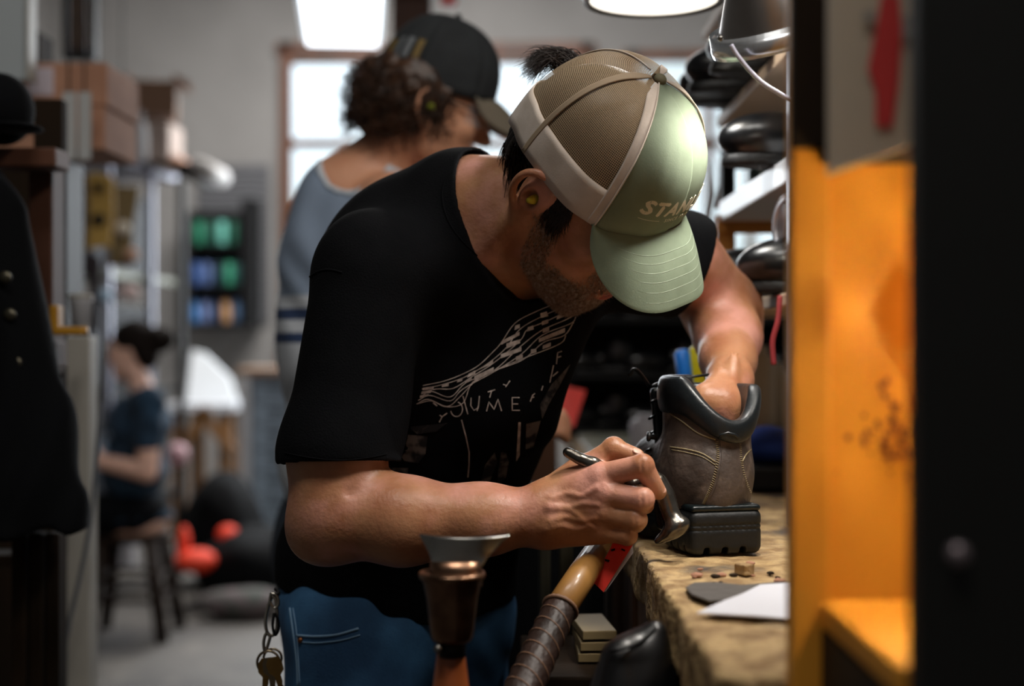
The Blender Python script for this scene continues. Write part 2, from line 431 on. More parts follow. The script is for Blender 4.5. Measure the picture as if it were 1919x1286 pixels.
# ceiling light in view
t = thing('ceiling_light', 'bright white rectangular ceiling light hanging before the far window', 'light', (-.575, 4.8, 2.35), rz=.11)
b = MB(); b.box((0, 0, .035), (.29, .94, .05)); obj('housing', b, mat('white_metal', '#c9cdd0', rough=.4), t, smooth=False, local=True)
b = MB(); b.box((0, 0, .002), (.255, .90, .012)); obj('diffuser', b, mat('lit_diffuser', '#ffffff', emit='#eef6ff', estr=3.2), t, smooth=False, local=True)
for x in (-.4, .4): b = MB(); b.tube([(0, x, .05), (0, x, ZC-2.35)], .004, 5); obj('hanger', b, m_dsteel, t, local=True)
# timber column with red box at its top
t = thing('column', 'rough brown timber column rising behind the dark cap', 'column', (-.30, 4.3, 0))
b = MB(); b.box((-.30, 4.3, ZC/2), (.115, .115, ZC)); obj('timber', b, mat('column_wood', '#4a2a19', rough=.7, color2='#33190d', scale=10, stretch=(1, 1, .15)), t, smooth=False)
b = MB(); b.box((-.245, 4.2, 2.33), (.22, .06, .05)); b.box((-.36, 4.2, 2.40), (.18, .05, .05)); obj('bracket', b, m_dsteel, t, smooth=False)
t = thing('alarm_box', 'small red box fixed on the timber column bracket', 'alarm', (-.185, 4.16, 2.25))
b = MB(); b.box((-.185, 4.16, 2.262), (.05, .04, .055)); obj('case', b, mat('red_plastic', '#c51f1f', rough=.4), t, smooth=False, bevel=.006)

# ================================================================== left side and far left
m_wht0 = mat('tub_plastic', '#c4c4c8', rough=.4)
m_boxy = mat('cardboard', '#b98a70', rough=.85, color2='#a67860', scale=12)
m_darkwood = mat('dark_wood', '#2a1d10', spec=.15, rough=.8, color2='#1c140c', scale=9, stretch=(1, 1, .2), bump=.2)
m_brownwood = mat('brown_wood', '#5b3520', rough=.6, color2='#432414', scale=9, stretch=(1, 1, .2))
m_paint_grey = mat('grey_steel_sheet', '#b3afa6', rough=.5, color2='#a09c94', scale=5)
def bx(name, c, size, m, parent=None, bevel=.003, rz=0, **k):
    b = MB(); b.box(c, size, rz); return obj(name, b, m, parent, smooth=False, bevel=bevel, **k)
def pxbox(name, x0, x1, y0, y1, d0, d1, m, parent=None, bevel=.003):
    """box whose front face spans the given picture columns and rows at distance d0, reaching back to d1"""
    a = P(x0, y1, d0); c = P(x1, y0, d0)
    return bx(name, ((a[0]+c[0])/2, (d0+d1)/2, (a[2]+c[2])/2), (c[0]-a[0], d1-d0, c[2]-a[2]), m, parent, bevel)
# tall steel cabinet
t = thing('steel_panel', 'tall narrow pale grey steel panel standing left of the seated woman', 'panel', P(145, 1286, 2.5)*[1, 1, 0])
bx('sheet', (-.764, 2.52, .631), (.046, .05, 1.262), m_paint_grey, t); bx('foot_plate', (-.775, 2.53, .01), (.12, .2, .02), m_paint_grey, t)
wt = thing('white_tub', 'small white tub standing on top of the pale steel panel', 'tub', (-.764, 2.52, 1.262)); b = MB(); b.lathe([(.015, 0), (.0195, .06), (.021, .062), (.021, .068), (.001, .069)], (-.764, 2.52, 1.2625), n=20); obj('tub_body', b, m_wht0, wt); b = MB(); b.lathe([(.0215, .066), (.0215, .074), (.001, .076)], (-.764, 2.52, 1.2625), n=20); obj('lid', b, m_paint_grey, wt)
# cable hanging down the cabinet edge
b = MB(); b.tube(smooth_path([P(196, 640, 2.42), P(186, 800, 2.42), P(172, 960, 2.42), P(150, 1080, 2.42), P(128, 1180, 2.42), P(122, 1290, 2.42), P(122, 1900, 2.42)], 6), .004, 6)
tag(obj('cable', b, mat('grey_cable', '#5c5f64', rough=.5)), 'thin grey cable hanging down beside the pale steel cabinet', 'cable')
# wooden shelving frame
t = thing('wooden_rack', 'dark brown wooden rack frame at the left edge behind the black coat', 'rack', (-.80, 2.25, 0))
pxbox('post', 62, 116, 185, 2060, 2.25, 2.28, m_darkwood, t); pxbox('post', 52, 98, 285, 700, 2.18, 2.24, m_brownwood, t)
pxbox('rail', -60, 104, 276, 312, 2.10, 2.17, m_brownwood, t); pxbox('rail', -60, 104, 640, 690, 2.18, 2.24, m_brownwood, t)
pxbox('post', -90, -50, 95, 2100, 2.18, 2.27, m_darkwood, t); pxbox('shelf_board', -60, 60, 1040, 1062, 2.28, 2.34, m_darkwood, t)
for i in range(3): pxbox('plank', 20+i*32, 46+i*32, 1000, 2010, 2.02+.01*i, 2.05+.01*i, m_darkwood, t)
# black coat
def coat_fn(p):
    d = blob([(cone(P(-70, 380, 2.0), P(-30, 1000, 1.98), .07, .12), 0), (cone(P(-20, 420, 2.0), P(55, 900, 1.96), .05, .065), .05), (cone(P(-10, 480, 1.99), P(105, 1000, 1.95), .03, .030), .05),
              (plane(P(0, 990, 2.0), (0.05, 0, -1)), .004, '&')])(p)
    return d+.006*np.sin(p[:, 0]*90+4*np.sin(p[:, 2]*9))
t = thing('coat', 'long black coat hanging at the left edge of the photo', 'coat', P(30, 990, 2.0))
obj('cloth', nets(coat_fn, (-.95, 1.78, .93), (-.52, 2.16, 1.56), .006), mat('black_wool', '#060709', rough=.95, bump=.2, bscale=300, spec=.1), t)
b = MB()
for y in (520, 590, 680): b = MB(); b.lathe([(.001, .004), (.008, .003), (.009, 0)], P(8+(y-500)*.12, y, 1.915), (0, -1, 0), 12); obj('button', b, mat('dull_metal', '#4a463a', rough=.4, metal=.8), t)
f = ell(P(2, 205, 2.05), (.045, .06, .052)); g = ell(P(25, 240, 2.0), (.04, .05, .006))
t = thing('hat', 'round black hat hung above the coat at the top left edge', 'hat', P(2, 250, 2.05)); obj('crown', nets(f, (-.85, 1.95, 1.5), (-.62, 2.16, 1.68), .004), m_tee, t)
obj('hat_brim', nets(g, (-.80, 1.92, 1.5), (-.62, 2.1, 1.60), .002), m_tee, t)
# yellow clamp
t = thing('clamp', 'yellow metal clamp sticking out of the dark wooden rack', 'clamp', P(120, 625, 2.2)); m_yel = mat('yellow_paint', '#a8781c', rough=.5)
pxbox('bar', 88, 155, 612, 628, 2.15, 2.17, m_yel, t); pxbox('jaw', 92, 108, 572, 628, 2.15, 2.18, m_yel, t)
b = MB(); b.tube([P(150, 620, 2.16), P(164, 620, 2.16)], .007, 10); obj('handle', b, m_yel, t)
# pale board, papers and frame high up left
t = thing('poster_board', 'pale grey board at the top left corner', 'board', P(25, 300, 2.9)); pxbox('panel', -40, 48, -120, 150, 2.9, 2.93, mat('pale_board', '#a8b0b4', rough=.7), t); pxbox('edge_strip', 48, 54, -120, 150, 2.89, 2.94, m_paint_grey, t)
t = thing('picture_frame', 'dark framed brown picture hanging high at the upper left', 'picture', P(148, 110, 4.6)); pxbox('frame', 116, 178, -40, 110, 4.6, 4.64, mat('frame_black', '#15171a', rough=.5), t); pxbox('picture_sheet', 128, 170, -30, 92, 4.59, 4.6, mat('brown_print', '#3a2c24', rough=.8, color2='#6a5a50', scale=6), t)
# white sheets under the boxes
for k, (x0, x1) in enumerate(((116, 142), (146, 170))):
    o = pxbox('paper_sheet', x0, x1, 172, 300, 2.93+.02*k, 2.935+.02*k, mat('grey_paper', '#b4b6b6', rough=.8)); a = P((x0+x1)/2, 180, 2.932+.02*k); b = MB(); b.tube([a, (a[0], a[1], ZC)], .002, 6); obj('hanging_cord', b, m_dsteel, o, local=False); tag(o, ('left' if k == 0 else 'right')+' one of two pale hanging sheets below the open cardboard box', 'sheet', 'hanging pale sheets')
# metal shelf with boxes on top
m_chrome = mat('shelf_steel', '#8e90a0', rough=.4, metal=.6); m_dkframe = mat('shelf_dark', '#0a0b0d', rough=.55, spec=.25)
D0 = 7.0
t = thing('metal_shelf', 'grey steel shelving unit behind the seated woman', 'shelf', P(270, 1170, D0)*[1, 1, 0])
for x, d, m_ in ((202, 6.62, m_chrome), (282, 7.15, m_chrome), (340, 7.67, m_dkframe), (60, 6.62, m_dkframe), (215, 7.67, m_dkframe)):
    a = P(x, 300, d); bx('post', (a[0], d, 1.065), (.035, .035, 2.13), m_, t)
for z, m_ in ((2.135, m_chrome), (1.575, mat('shelf_pale', '#8f9488', rough=.6)), (1.0, m_dkframe), (.45, m_dkframe)):
    bx('shelf_board', (-2.05, 7.14, z), (.42, 1.08, .035), m_, t, rz=-.07)
for k_, z_ in enumerate((1.80, 1.24, .70)):  # bins added to make the shelf interior dark
    sb = thing('filler_bin', 'blue-black bin added for a dark interior on the %s board of the steel shelving' % ['upper', 'middle', 'lower'][k_], 'bin', (-2.08, 7.1, z_-.2)); bx('bin_body', (-2.07, 7.1, z_-.01), (.26, .84, .38), mat('bin_plastic', '#0d141e', rough=.6, spec=.2), sb, rz=-.07); bx('lid', (-2.07, 7.1, z_+.19), (.28, .86, .02), m_dkframe, sb, rz=-.07)
def carton(name, c, s, m, lab, cat, flaps=True, rz=0):
    t = thing(name, lab, cat, (c[0], c[1], c[2]-s[2]/2), rz=0); b = MB(); b.box(c, s, rz); obj('carton', b, m, t, smooth=False, bevel=.004)
    if flaps:
        R1 = Matrix.Rotation(rz, 3, 'Z')@Matrix.Rotation(.5, 3, 'Y'); R2 = Matrix.Rotation(rz, 3, 'Z')@Matrix.Rotation(-.6, 3, 'Y')
        for sx, R in ((1, R1), (-1, R2)):
            b = MB(); b.box((c[0]+sx*s[0]*.62, c[1], c[2]+s[2]/2+ .005), (s[0]*.4, s[1], .006), rot=R); obj('flap', b, m, t, smooth=False)
    return t
c1 = carton('cardboard_box', (-.955, 3.15, 1.80), (.19, .26, .092), m_boxy, 'large brown cardboard box with a white label on the stack at left', 'box', False)
bx('label_sticker', (-1.0, 3.018, 1.805), (.055, .004, .06), mat('white_label', '#c9bcc4'), c1)
c2 = carton('cardboard_box', (-.99, 3.15, 1.707), (.25, .26, .092), m_boxy, 'brown cardboard box below the large labelled box', 'box', False)
o = bx('dark_case', (-1.06, 3.1, 1.885), (.09, .1, .07), m_darkwood); tag(o, 'small dark case on top of the labelled cardboard box', 'case')
t = thing('cupboard', 'plain dark cupboard carrying the cardboard boxes', 'cupboard', (-1.12, 3.15, 0))
bx('carcass', (-1.13, 3.15, .83), (.28, .28, 1.66), m_dkframe, t); bx('door', (-1.13, 3.0, .83), (.26, .015, 1.60), m_darkwood, t)
c3 = carton('open_box', P(268, 178, D0)+[0, .2, 0], (.24, .3, .17), mat('brown_card', '#8a6a55', rough=.8), 'open brown box with raised flaps on the steel shelving', 'box', True, .2)
c3b = carton('white_box', P(262, 258, D0)+[0, .25, 0], (.24, .3, .19), mat('cream_card', '#bcaaa0', rough=.8), 'cream coloured box under the open box on the steel shelving', 'box', False)
def bottle(name, c, r, h, m, lab, cat, group=None, cap_m=None):
    t = thing(name, lab, cat, c, group); b = MB(); b.lathe([(r*.9, 0), (r, .01), (r, h*.68), (r*.4, h*.82), (r*.38, h*.9)], c, n=14); obj('bottle_body', b, m, t)
    b = MB(); b.lathe([(r*.45, 0), (r*.45, h*.12), (.001, h*.125)], (c[0], c[1], c[2]+h*.88), n=12); obj('bottle_cap', b, cap_m or m, t); return t
m_wht = mat('white_plastic', '#c9c9cc', rough=.4)
bottle('bottle', P(240, 300, D0-.02)+[0, .02, .0], .035, .22, m_wht, 'white plastic bottle, left one before the cream box', 'bottle', 'bottles on the steel shelving')
bottle('bottle', P(262, 300, D0-.02)+[0, .02, .0], .035, .24, m_wht, 'white plastic bottle, right one before the cream box', 'bottle', 'bottles on the steel shelving')
t = thing('rolled_hide', 'brown leather rolls lying on top of the steel shelving', 'leather', P(320, 305, D0))
for (x, y, r, m_) in ((292, 290, .05, m_brownwood), (318, 300, .035, m_boxy), (345, 318, .04, m_dkframe), (370, 312, .05, mat('pale_roll', '#a8a4a2'))):
    b = MB(); a = P(x, y, D0+.15); b.tube([a, a+[.02, .5, 0]], r, 12); obj('roll', b, m_, t)
# hides hung on the shelf front
def hide(lab, px, m, d):
    pts = [P(x, y, d) for x, y in px]; b = MB(); b.prism(pts, (0, .012, 0)); b.fix()
    t = thing('leather_hide', lab, 'leather', (pts[0][0], d, pts[0][2])); obj('hide_sheet', b, m, t, smooth=False, bevel=.003)
    c = np.mean(pts, axis=0); zt = max(q[2] for q in pts)-.03; b = MB(); b.tube([(c[0], d+.006, zt), (c[0], d+.006, ZC)], .0025, 6); obj('hanging_cord', b, m_dkframe, t); return t
m_tan = mat('tan_leather', '#b48f45', rough=.6, color2='#9a7635', scale=6)
h1 = hide('tan yellow leather cut-out hanging left of the seated woman', [(162, 330), (172, 322), (212, 330), (214, 400), (206, 465), (186, 462), (160, 470), (165, 400)], m_tan, 5.6)
for x, y, r in ((186, 352, 10), (186, 412, 13)): b = MB(); b.lathe([(r/2665*5.6, 0), (r/2665*5.6, .004), (.001, .005)], P(x, y, 5.595), (0, -1, 0), 14); obj('hole', b, m_dkframe, h1)
hide('dull olive leather panel hanging beside the tan cut-out', [(205, 345), (262, 350), (250, 420), (246, 500), (205, 498), (200, 420)], mat('olive_leather', '#6b5a3a', rough=.7), 5.8)
hide('dark brown hide hanging at the cabinet edge', [(135, 340), (162, 325), (166, 400), (160, 470), (188, 480), (184, 620), (160, 615), (166, 520), (138, 500), (128, 420)], mat('dark_hide', '#1d1216', rough=.7), 5.5)
for k, (x, y, c) in enumerate(((230, 428, '#b9b0a2'), (246, 478, '#a5806a'), (240, 548, '#c2a8a4'), (196, 555, '#8fa6b8'))):
    t = thing('spool', ['white round spool pinned on the olive leather', 'pinkish round spool below the white spool', 'large pale pink ball of yarn on the shelf over the woman', 'small light blue spool beside the pink ball'][k], 'spool', P(x, y, 5.75)); b = MB(); b.sphere(P(x, y, 5.76), (.032 if k != 2 else .045, .03, .03)); obj('winding', b, mat('yarn', c, rough=.8), t)
    b = MB(); b.tube([P(x, y, 5.76)-[0, .0, .034], P(x, y, 5.76)+[0, 0, .034]], .006, 6); obj('core', b, m_dkframe, t)
# wall case of spools, green and blue
D1 = 10.36
t = thing('spool_case', 'black open wall case with rows of green and blue spools', 'case', P(415, 610, D1))
pxbox('side_panel', 452, 476, 372, 612, D1-.2, D1+.1, m_dkframe, t); pxbox('side_panel', 352, 356, 395, 612, D1-.2, D1+.1, m_dkframe, t)
pxbox('back_panel', 356, 460, 395, 612, D1+.08, D1+.1, m_dkframe, t)
for y in (462, 538, 608): pxbox('case_shelf', 354, 454, y, y+5, D1-.2, D1+.1, m_dkframe, t)
rows = [(462, [(372, '#2f8a6a'), (394, '#1f5a4a'), (416, '#6fc0b0'), (438, '#22604c')]), (538, [(368, '#4a6aa8'), (388, '#5a70a0'), (410, '#1d3a44'), (430, '#3a9a78'), (446, '#2a5a58')]),
        (608, [(364, '#5a96d8'), (384, '#7a8ab8'), (402, '#3a4a6a'), (424, '#d0a070'), (444, '#5a7aa0')])]
place = ['leftmost', 'second', 'third', 'fourth', 'fifth']; rn = ['top', 'middle', 'bottom']; cn_ = {'#2f': 'green'}
for ri, (y, L_) in enumerate(rows):
    for k, (x, c) in enumerate(L_):
        t = thing('thread_spool', '%s spool from the left in the %s row of the black wall case' % (place[k], rn[ri]) if k else 'leftmost spool in the %s row of the black wall case' % rn[ri], 'spool', P(x, y, D1-.08), 'spools in the black wall case')
        a = P(x, y, D1-.08); b = MB(); b.lathe([(.030, .012), (.034, .02), (.034, .17), (.028, .18)], a, n=12); obj('thread', b, mat('thread', c, rough=.6), t)
        b = MB(); b.lathe([(.036, 0), (.036, .012), (.012, .012), (.012, .18), (.03, .18), (.03, .19)], a, n=12); obj('reel', b, m_dkframe, t)
# table with pale top and sheet
t = thing('work_table', 'small wooden table with a white top beyond the seated woman', 'table', P(400, 970, 9.3)*[1, 1, 0])
bx('table_top', (-1.98, 9.35, .84), (.44, .7, .05), mat('white_top', '#c9ccd2', rough=.4), t)
for x in (-2.12, -1.82):
    for y in (9.05, 9.6): bx('leg', (x, y, .41), (.085, .06, .82), mat('table_wood', '#7a5530', rough=.6), t)
R_ = Matrix.Rotation(-.7, 3, 'Y')
for x, R in ((-2.02, Matrix.Rotation(-.9, 3, 'Y')), (-1.88, Matrix.Rotation(.9, 3, 'Y'))):
    b = MB(); b.box((x, 9.02, .70), (.34, .05, .06), rot=R); obj('brace', b, mat('table_wood', '#7a5530', rough=.6), t, smooth=False)
b = MB(); b.prism([(-2.13, 9.3, .866), (-1.80, 9.3, .866), (-1.86, 9.36, 1.02), (-2.04, 9.42, 1.18), (-2.12, 9.42, 1.20)], (0, .06, 0)); b.fix()
tag(obj('foam_sheet', b, mat('white_foam', '#d5dade', rough=.7), smooth=False), 'white slanted sheet standing on the small table', 'sheet')
# drawer cart
t = thing('drawer_cart', 'grey metal drawer cart with a wooden top below the window', 'cart', P(505, 945, 8.2)*[1, 1, 0])
bx('carcass', (-1.38, 8.45, .55), (.36, .45, 1.02), mat('cart_grey', '#8c96a0', rough=.4), t); bx('wood_top', (-1.38, 8.44, 1.085), (.42, .5, .04), mat('cart_top', '#9a7a60', rough=.6), t)
for i in range(7):
    dr = bx('drawer', (-1.35, 8.215, .16+i*.135), (.26, .02, .115), mat('drawer_face', '#9fb0c0', rough=.35), t); bx('handle', (-1.35, 8.2, .19+i*.135), (.14, .012, .015), m_dkframe, dr)
bx('side_rail', (-1.54, 8.2, .55), (.05, .03, 1.0), m_wht, t)
# floor clutter: bags and orange vests
def soft(name, lab, cat, c, r, m, amp=.02, f=20, parts=None, hh=.012):
    c = np.array(c, float); rr = np.array(r, float); e = ell(c, rr); sd = random.random()*9
    fn = lambda p: smax(e(p)+amp*wob(p, f, sd), -p[:, 2]+.002, .01)
    t = thing(name, lab, cat, (c[0], c[1], max(0, c[2]-rr[2]))); obj(parts or 'cloth_body', nets(fn, c-rr*1.35, c+rr*1.35, hh), m, t); return t
m_bag = mat('black_bag', '#07080a', rough=.85, spec=.15); m_orng = mat('orange_cloth', '#f2401c', rough=.7)
soft('duffel_bag', 'big black bag lying on the floor beneath the orange vests', 'bag', (-1.22, 6.9, .16), (.30, .3, .20), m_bag)
soft('duffel_bag', 'dark bag lying on the floor nearest the man\'s hip', 'bag', (-.92, 7.35, .20), (.22, .25, .22), m_bag)
soft('backpack', 'black backpack on the floor behind the stool', 'bag', (-1.5, 7.4, .28), (.2, .25, .30), m_bag)
soft('safety_vest', 'orange safety vest draped over the black bag near the stool', 'vest', P(365, 1050, 6.65), (.10, .1, .055), m_orng, .012)
soft('vest_strap', 'orange strap rising from the nearer orange vest', 'strap', P(345, 1015, 6.68), (.03, .04, .08), m_orng, .01)
soft('safety_vest', 'small orange cloth on top of the farther bag', 'vest', P(425, 1003, 6.9), (.05, .06, .04), m_orng, .01)
soft('patterned_bag', 'grey green patterned bag lying flat on the floor by the man\'s hip', 'bag', (-1.22, 6.45, .07), (.20, .12, .07), mat('camo', '#3a4a40', rough=.8, color2='#6a5a5c', scale=14), .01)
soft('ball', 'pale pink ball behind the seated woman\'s back', 'ball', P(333, 852, 7.2), (.055, .055, .06), mat('pink_ball', '#c9a0a8', rough=.6), .002)
t = thing('post_stand', 'thin dark stand carrying the pink ball', 'stand', P(333, 1080, 7.2)*[1, 1, 0]); a = P(333, 872, 7.2); b = MB(); b.tube([(a[0], a[1], .02), a], .012, 8); obj('pole', b, m_dkframe, t); b = MB(); b.lathe([(.1, 0), (.1, .015), (.02, .03)], (a[0], a[1], 0)); obj('base', b, m_dkframe, t)
bx('white_bin', P(232, 1020, 7.0)+[0, 0, 0], (.12, .15, .22), m_wht); tag(bpy.data.objects['white_bin'], 'white bin seen between the legs of the stool', 'bin')
bpy.data.objects['white_bin'].location.z = -.0
# another worker, seated behind the cabinet and mostly hidden: cap, face, dark clothes
def seated_worker(lab, x, y):
    t = thing('person', lab, 'person', (x, y, 0))
    up = [(cone(V3(x, y, 1.02), V3(x, y, .92), .05), 0), (ell(V3(x, y, 1.17), V3(.075, .09, .11)), .03), (cone(V3(x-.15, y, .90), V3(x+.15, y, .90), .055), .04), (cone(V3(x, y, .82), V3(x, y, .52), .13, .14), .06)]
    arms = [(chain([V3(x+e*.18, y, .90), V3(x+e*.22, y-.02, .64), V3(x+e*.10, y-.24, .62)], [.045, .038, .03]), .03) for e in (-1, 1)]
    legs = lambda g: [(chain([V3(x+e*.08, y, .50), V3(x+e*.12, y-.40, .52), V3(x+e*.12, y-.42, .09)], [.095+g, .062+g, .045+g]), .03) for e in (-1, 1)]
    feet = [(ell(V3(x+e*.12, y-.47, .045), V3(.05, .12, .045)), .03) for e in (-1, 1)]
    lo, hi = (x-.35, y-.65, -.01), (x+.35, y+.22, 1.35)
    obj('body', nets(blob(up+arms+legs(-.01)+feet), lo, hi, .012), m_skin, t)
    obj('shirt', nets(blob([(cone(V3(x-.155, y, .905), V3(x+.155, y, .905), .068), 0), (cone(V3(x, y, .82), V3(x, y, .50), .146, .155), .06)]+[(chain([V3(x+e*.18, y, .90), V3(x+e*.21, y-.01, .70)], [.06, .052]), .03) for e in (-1, 1)]), lo, hi, .012), m_bag, t)
    obj('trousers', nets(blob(legs(.006)), lo, hi, .012), m_bag, t)
    obj('cap', nets(blob([(ell(V3(x, y, 1.225), V3(.085, .1, .07)), 0), (ell(V3(x, y-.11, 1.215), V3(.06, .07, .008)), .01)]), lo, hi, .008), mat('blue_cap', '#3c5670', rough=.8), t)
    k = thing('stool', 'low stool under the half hidden worker behind the steel panel', 'stool', (x, y+.05, 0))
    bx('seat', (x, y+.03, .375), (.3, .3, .03), m_darkwood, k)
    for a in (-.12, .12):
        for c in (-.1, .16): bx('leg', (x+a, y+c, .18), (.03, .03, .36), m_darkwood, k)
seated_worker('person in dark clothes and blue-grey cap half hidden behind the steel panel', -2.56, 8.7)
# ================================================================== the man at the bench
HM = np.array([[-.671, .585, .456], [-.690, -.266, -.673], [-.272, -.766, .582]])   # columns: his right, his forward, his up
HT = np.array([.075, 1.5286, 1.420])
def H(r, f, u): return HT+HM@np.array([r, f, u])

# ---- mesh panel cloth: a woven net with open holes
def net_material():
    m = bpy.data.materials.new('net_cloth'); m.use_nodes = True; nt = m.node_tree; N = nt.nodes.new; Lk = nt.links.new
    b = nt.nodes['Principled BSDF']; b.inputs['Base Color'].default_value = lin('#b39c7d'); b.inputs['Roughness'].default_value = .8
    tc = N('ShaderNodeTexCoord'); sp = N('ShaderNodeSeparateXYZ'); Lk(tc.outputs['UV'], sp.inputs[0])
    outs = []
    for k, n in ((0, 1), (1, 1)):
        f = N('ShaderNodeMath'); f.operation = 'FRACT'; Lk(sp.outputs[k], f.inputs[0])
        g = N('ShaderNodeMath'); g.operation = 'LESS_THAN'; g.inputs[1].default_value = .36 if k == 0 else .32; Lk(f.outputs[0], g.inputs[0]); outs.append(g.outputs[0])
    mx = N('ShaderNodeMath'); mx.operation = 'MAXIMUM'; Lk(outs[0], mx.inputs[0]); Lk(outs[1], mx.inputs[1])
    Lk(mx.outputs[0], b.inputs['Alpha']); return m
m_net = net_material()

man = thing('person', 'man in black printed t-shirt and green trucker cap bending over the workbench with pincers', 'person', (-.13, 1.72, 0))

# ---- torso volume, shared by body and shirt
def torso(g, sl=0):
    return blob([
        (ell(P(742, 1130, 1.74), (.142+g, .10+g, .10+g)), 0),
        (ell(P(745, 1010, 1.72), (.133+g, .10+g, .12)), .05),
        (ell(P(775, 880, 1.70), (.135+g, .105+g, .11)), .05),
        (ell(P(810, 730, 1.68), (.145+g, .115+g, .12)), .05),
        (ell(P(825, 580, 1.665), (.145+g, .11+g, .115)), .05),
        (ell(P(815, 478, 1.66), (.125+g, .085+g, .095)), .05),
        (cone(P(700, 500, 1.545), P(1212, 500, 1.69), .056+g, .050+g), .05),
        (cone(P(1040, 590, 1.62), P(960, 760, 1.60), .03+g, .045+g), .06),
    ])
# ---- right hand, holding the pincers: MCP, PIP, DIP, tip of each finger
RH = {
 'index':  [P(1121, 893, 1.432), P(1204, 873, 1.410), P(1219, 899, 1.414), P(1234, 922, 1.420)],
 'middle': [P(1130, 925, 1.426), P(1204, 936, 1.404), P(1208, 946, 1.432), P(1180, 948, 1.446)],
 'ring':   [P(1130, 962, 1.428), P(1192, 974, 1.408), P(1192, 982, 1.434), P(1164, 980, 1.447)],
 'pinky':  [P(1126, 995, 1.434), P(1176, 1004, 1.418), P(1178, 1008, 1.438), P(1154, 1004, 1.448)],
}
RR = {'index': (.0125, .0112, .0098, .0082), 'middle': (.0128, .0113, .0098, .0085), 'ring': (.0120, .0106, .0092, .008), 'pinky': (.0108, .0094, .0083, .0072)}
wr = P(1028, 966, 1.446)
hand_r = []
arm_r_part = cone(P(905, 974, 1.452), wr, .034, .0265)
for k, (n_, q) in enumerate(RH.items()):
    w0 = wr+(P(1030, 928+24*k, 1.446)-P(1030, 966, 1.446))*.85
    hand_r.append((cone(w0, q[0], .0165, RR[n_][0]+.0018), .014 if k else 0))
hand_r += [(ell(P(1090, 948, 1.452), (.045, .018, .034)), .02)]
hand_r += [(cone(P(1052, 922, 1.46), P(1092, 880, 1.462), .017, .014), .015), (cone(P(1075, 905, 1.458), P(1120, 900, 1.45), .014, .013), .015)]
for n_, q in RH.items():
    r_ = RR[n_]
    hand_r.append((ell(q[0]+V3(.003, -.0045, .001), (.0115, .010, .0105)), .009))
    hand_r.append((chain(q[:2], r_[:2]), .0035))
    hand_r.append((ell(q[1], (r_[1]*1.06,)*3), .003))
for n_, q in RH.items():
    hand_r.append((chain(q[1:], RR[n_][1:]), .0015))
th = [P(1090, 884, 1.458), P(1150, 842, 1.452), P(1192, 856, 1.444)]
hand_r += [(cone(th[0], th[1], .0135, .0112), .008), (cone(th[1], th[2], .0112, .0088), .003), (ell(th[1]+V3(0, 0, .001), (.0118,)*3), .003)]
vein_px = []
for a_, b_, c_, d_ in (((1035, 935), (1065, 925), (1090, 930), (1118, 915)), ((1030, 950), (1062, 952), (1092, 944), (1120, 946)), ((1032, 978), (1060, 968), (1085, 975), (1116, 972)),
                       ((1062, 952), (1078, 962), (1090, 972), (1112, 990)), ((1025, 990), (1052, 985), (1080, 992), (1108, 985))):
    vein_px.append((a_, b_, c_, d_))
hand_r += [(chain([P(1150, 914, 1.403), P(1175, 913, 1.398), P(1206, 912, 1.394)], [.0015]*3), .004, '-')]
base_h = blob(hand_r+[(arm_r_part, .012)])
for q_ in vein_px:
    pts = []
    for v in smooth_path([np.array([x, y, 0.]) for x, y in q_], 4):
        ds = np.linspace(1.36, 1.47, 160); pp = np.array([P(v[0], v[1], d) for d in ds], dtype=np.float32); sdv = base_h(pp); i0 = np.where(sdv < 0)[0]
        if len(i0): pts.append(P(v[0], v[1], ds[i0[0]]+.0009))
    if len(pts) > 3: hand_r.append((chain(pts, [.0020]*len(pts)), .0035))
# knuckle creases
for n_, q in RH.items():
    c0 = q[1]+V3(.001, -.0115, .002)
    hand_r.append((cone(c0+V3(-.002, 0, .006), c0+V3(-.003, 0, -.006), .0007), .0025, '-'))
    hand_r.append((cone(c0+V3(.004, 0, .006), c0+V3(.004, 0, -.006), .0006), .0025, '-'))
# nails are separate parts below
# ---- left hand pushed into the boot
LW = P(1368, 712, 1.60)
hand_l = [(cone(LW, P(1354, 770, 1.56), .0245, .0235), 0), (cone(P(1346, 728, 1.572), P(1320, 750, 1.548), .0155, .0145), .012), (cone(P(1350, 760, 1.555), P(1352, 800, 1.56), .024, .022), .015)]
lf = [(-.022, 0), (-.007, .006), (.008, .006), (.021, 0)]
for k, (dx, dz) in enumerate(lf):
    b0 = P(1347, 800, 1.56)+V3(dx, 0, dz*-1); L_ = (.036, .042, .04, .032)[k]
    b1 = b0+V3(dx*.1, .016, -L_*.85); b2 = b1+V3(0, .022, -L_*.45)
    hand_l += [(chain([b0, b1, b2], [.0105, .0095, .008]), .004)]
hand_l += [(chain([P(1322, 748, 1.548), P(1306, 778, 1.55), P(1300, 800, 1.565)], [.014, .0125, .0095]), .01)]
for xo in (14, 26):
    hand_l.append((chain([P(1356+xo, 660, 1.585), P(1360+xo*.6, 720, 1.565), P(1362+xo*.4, 760, 1.545)], [.0012]*3), .008))

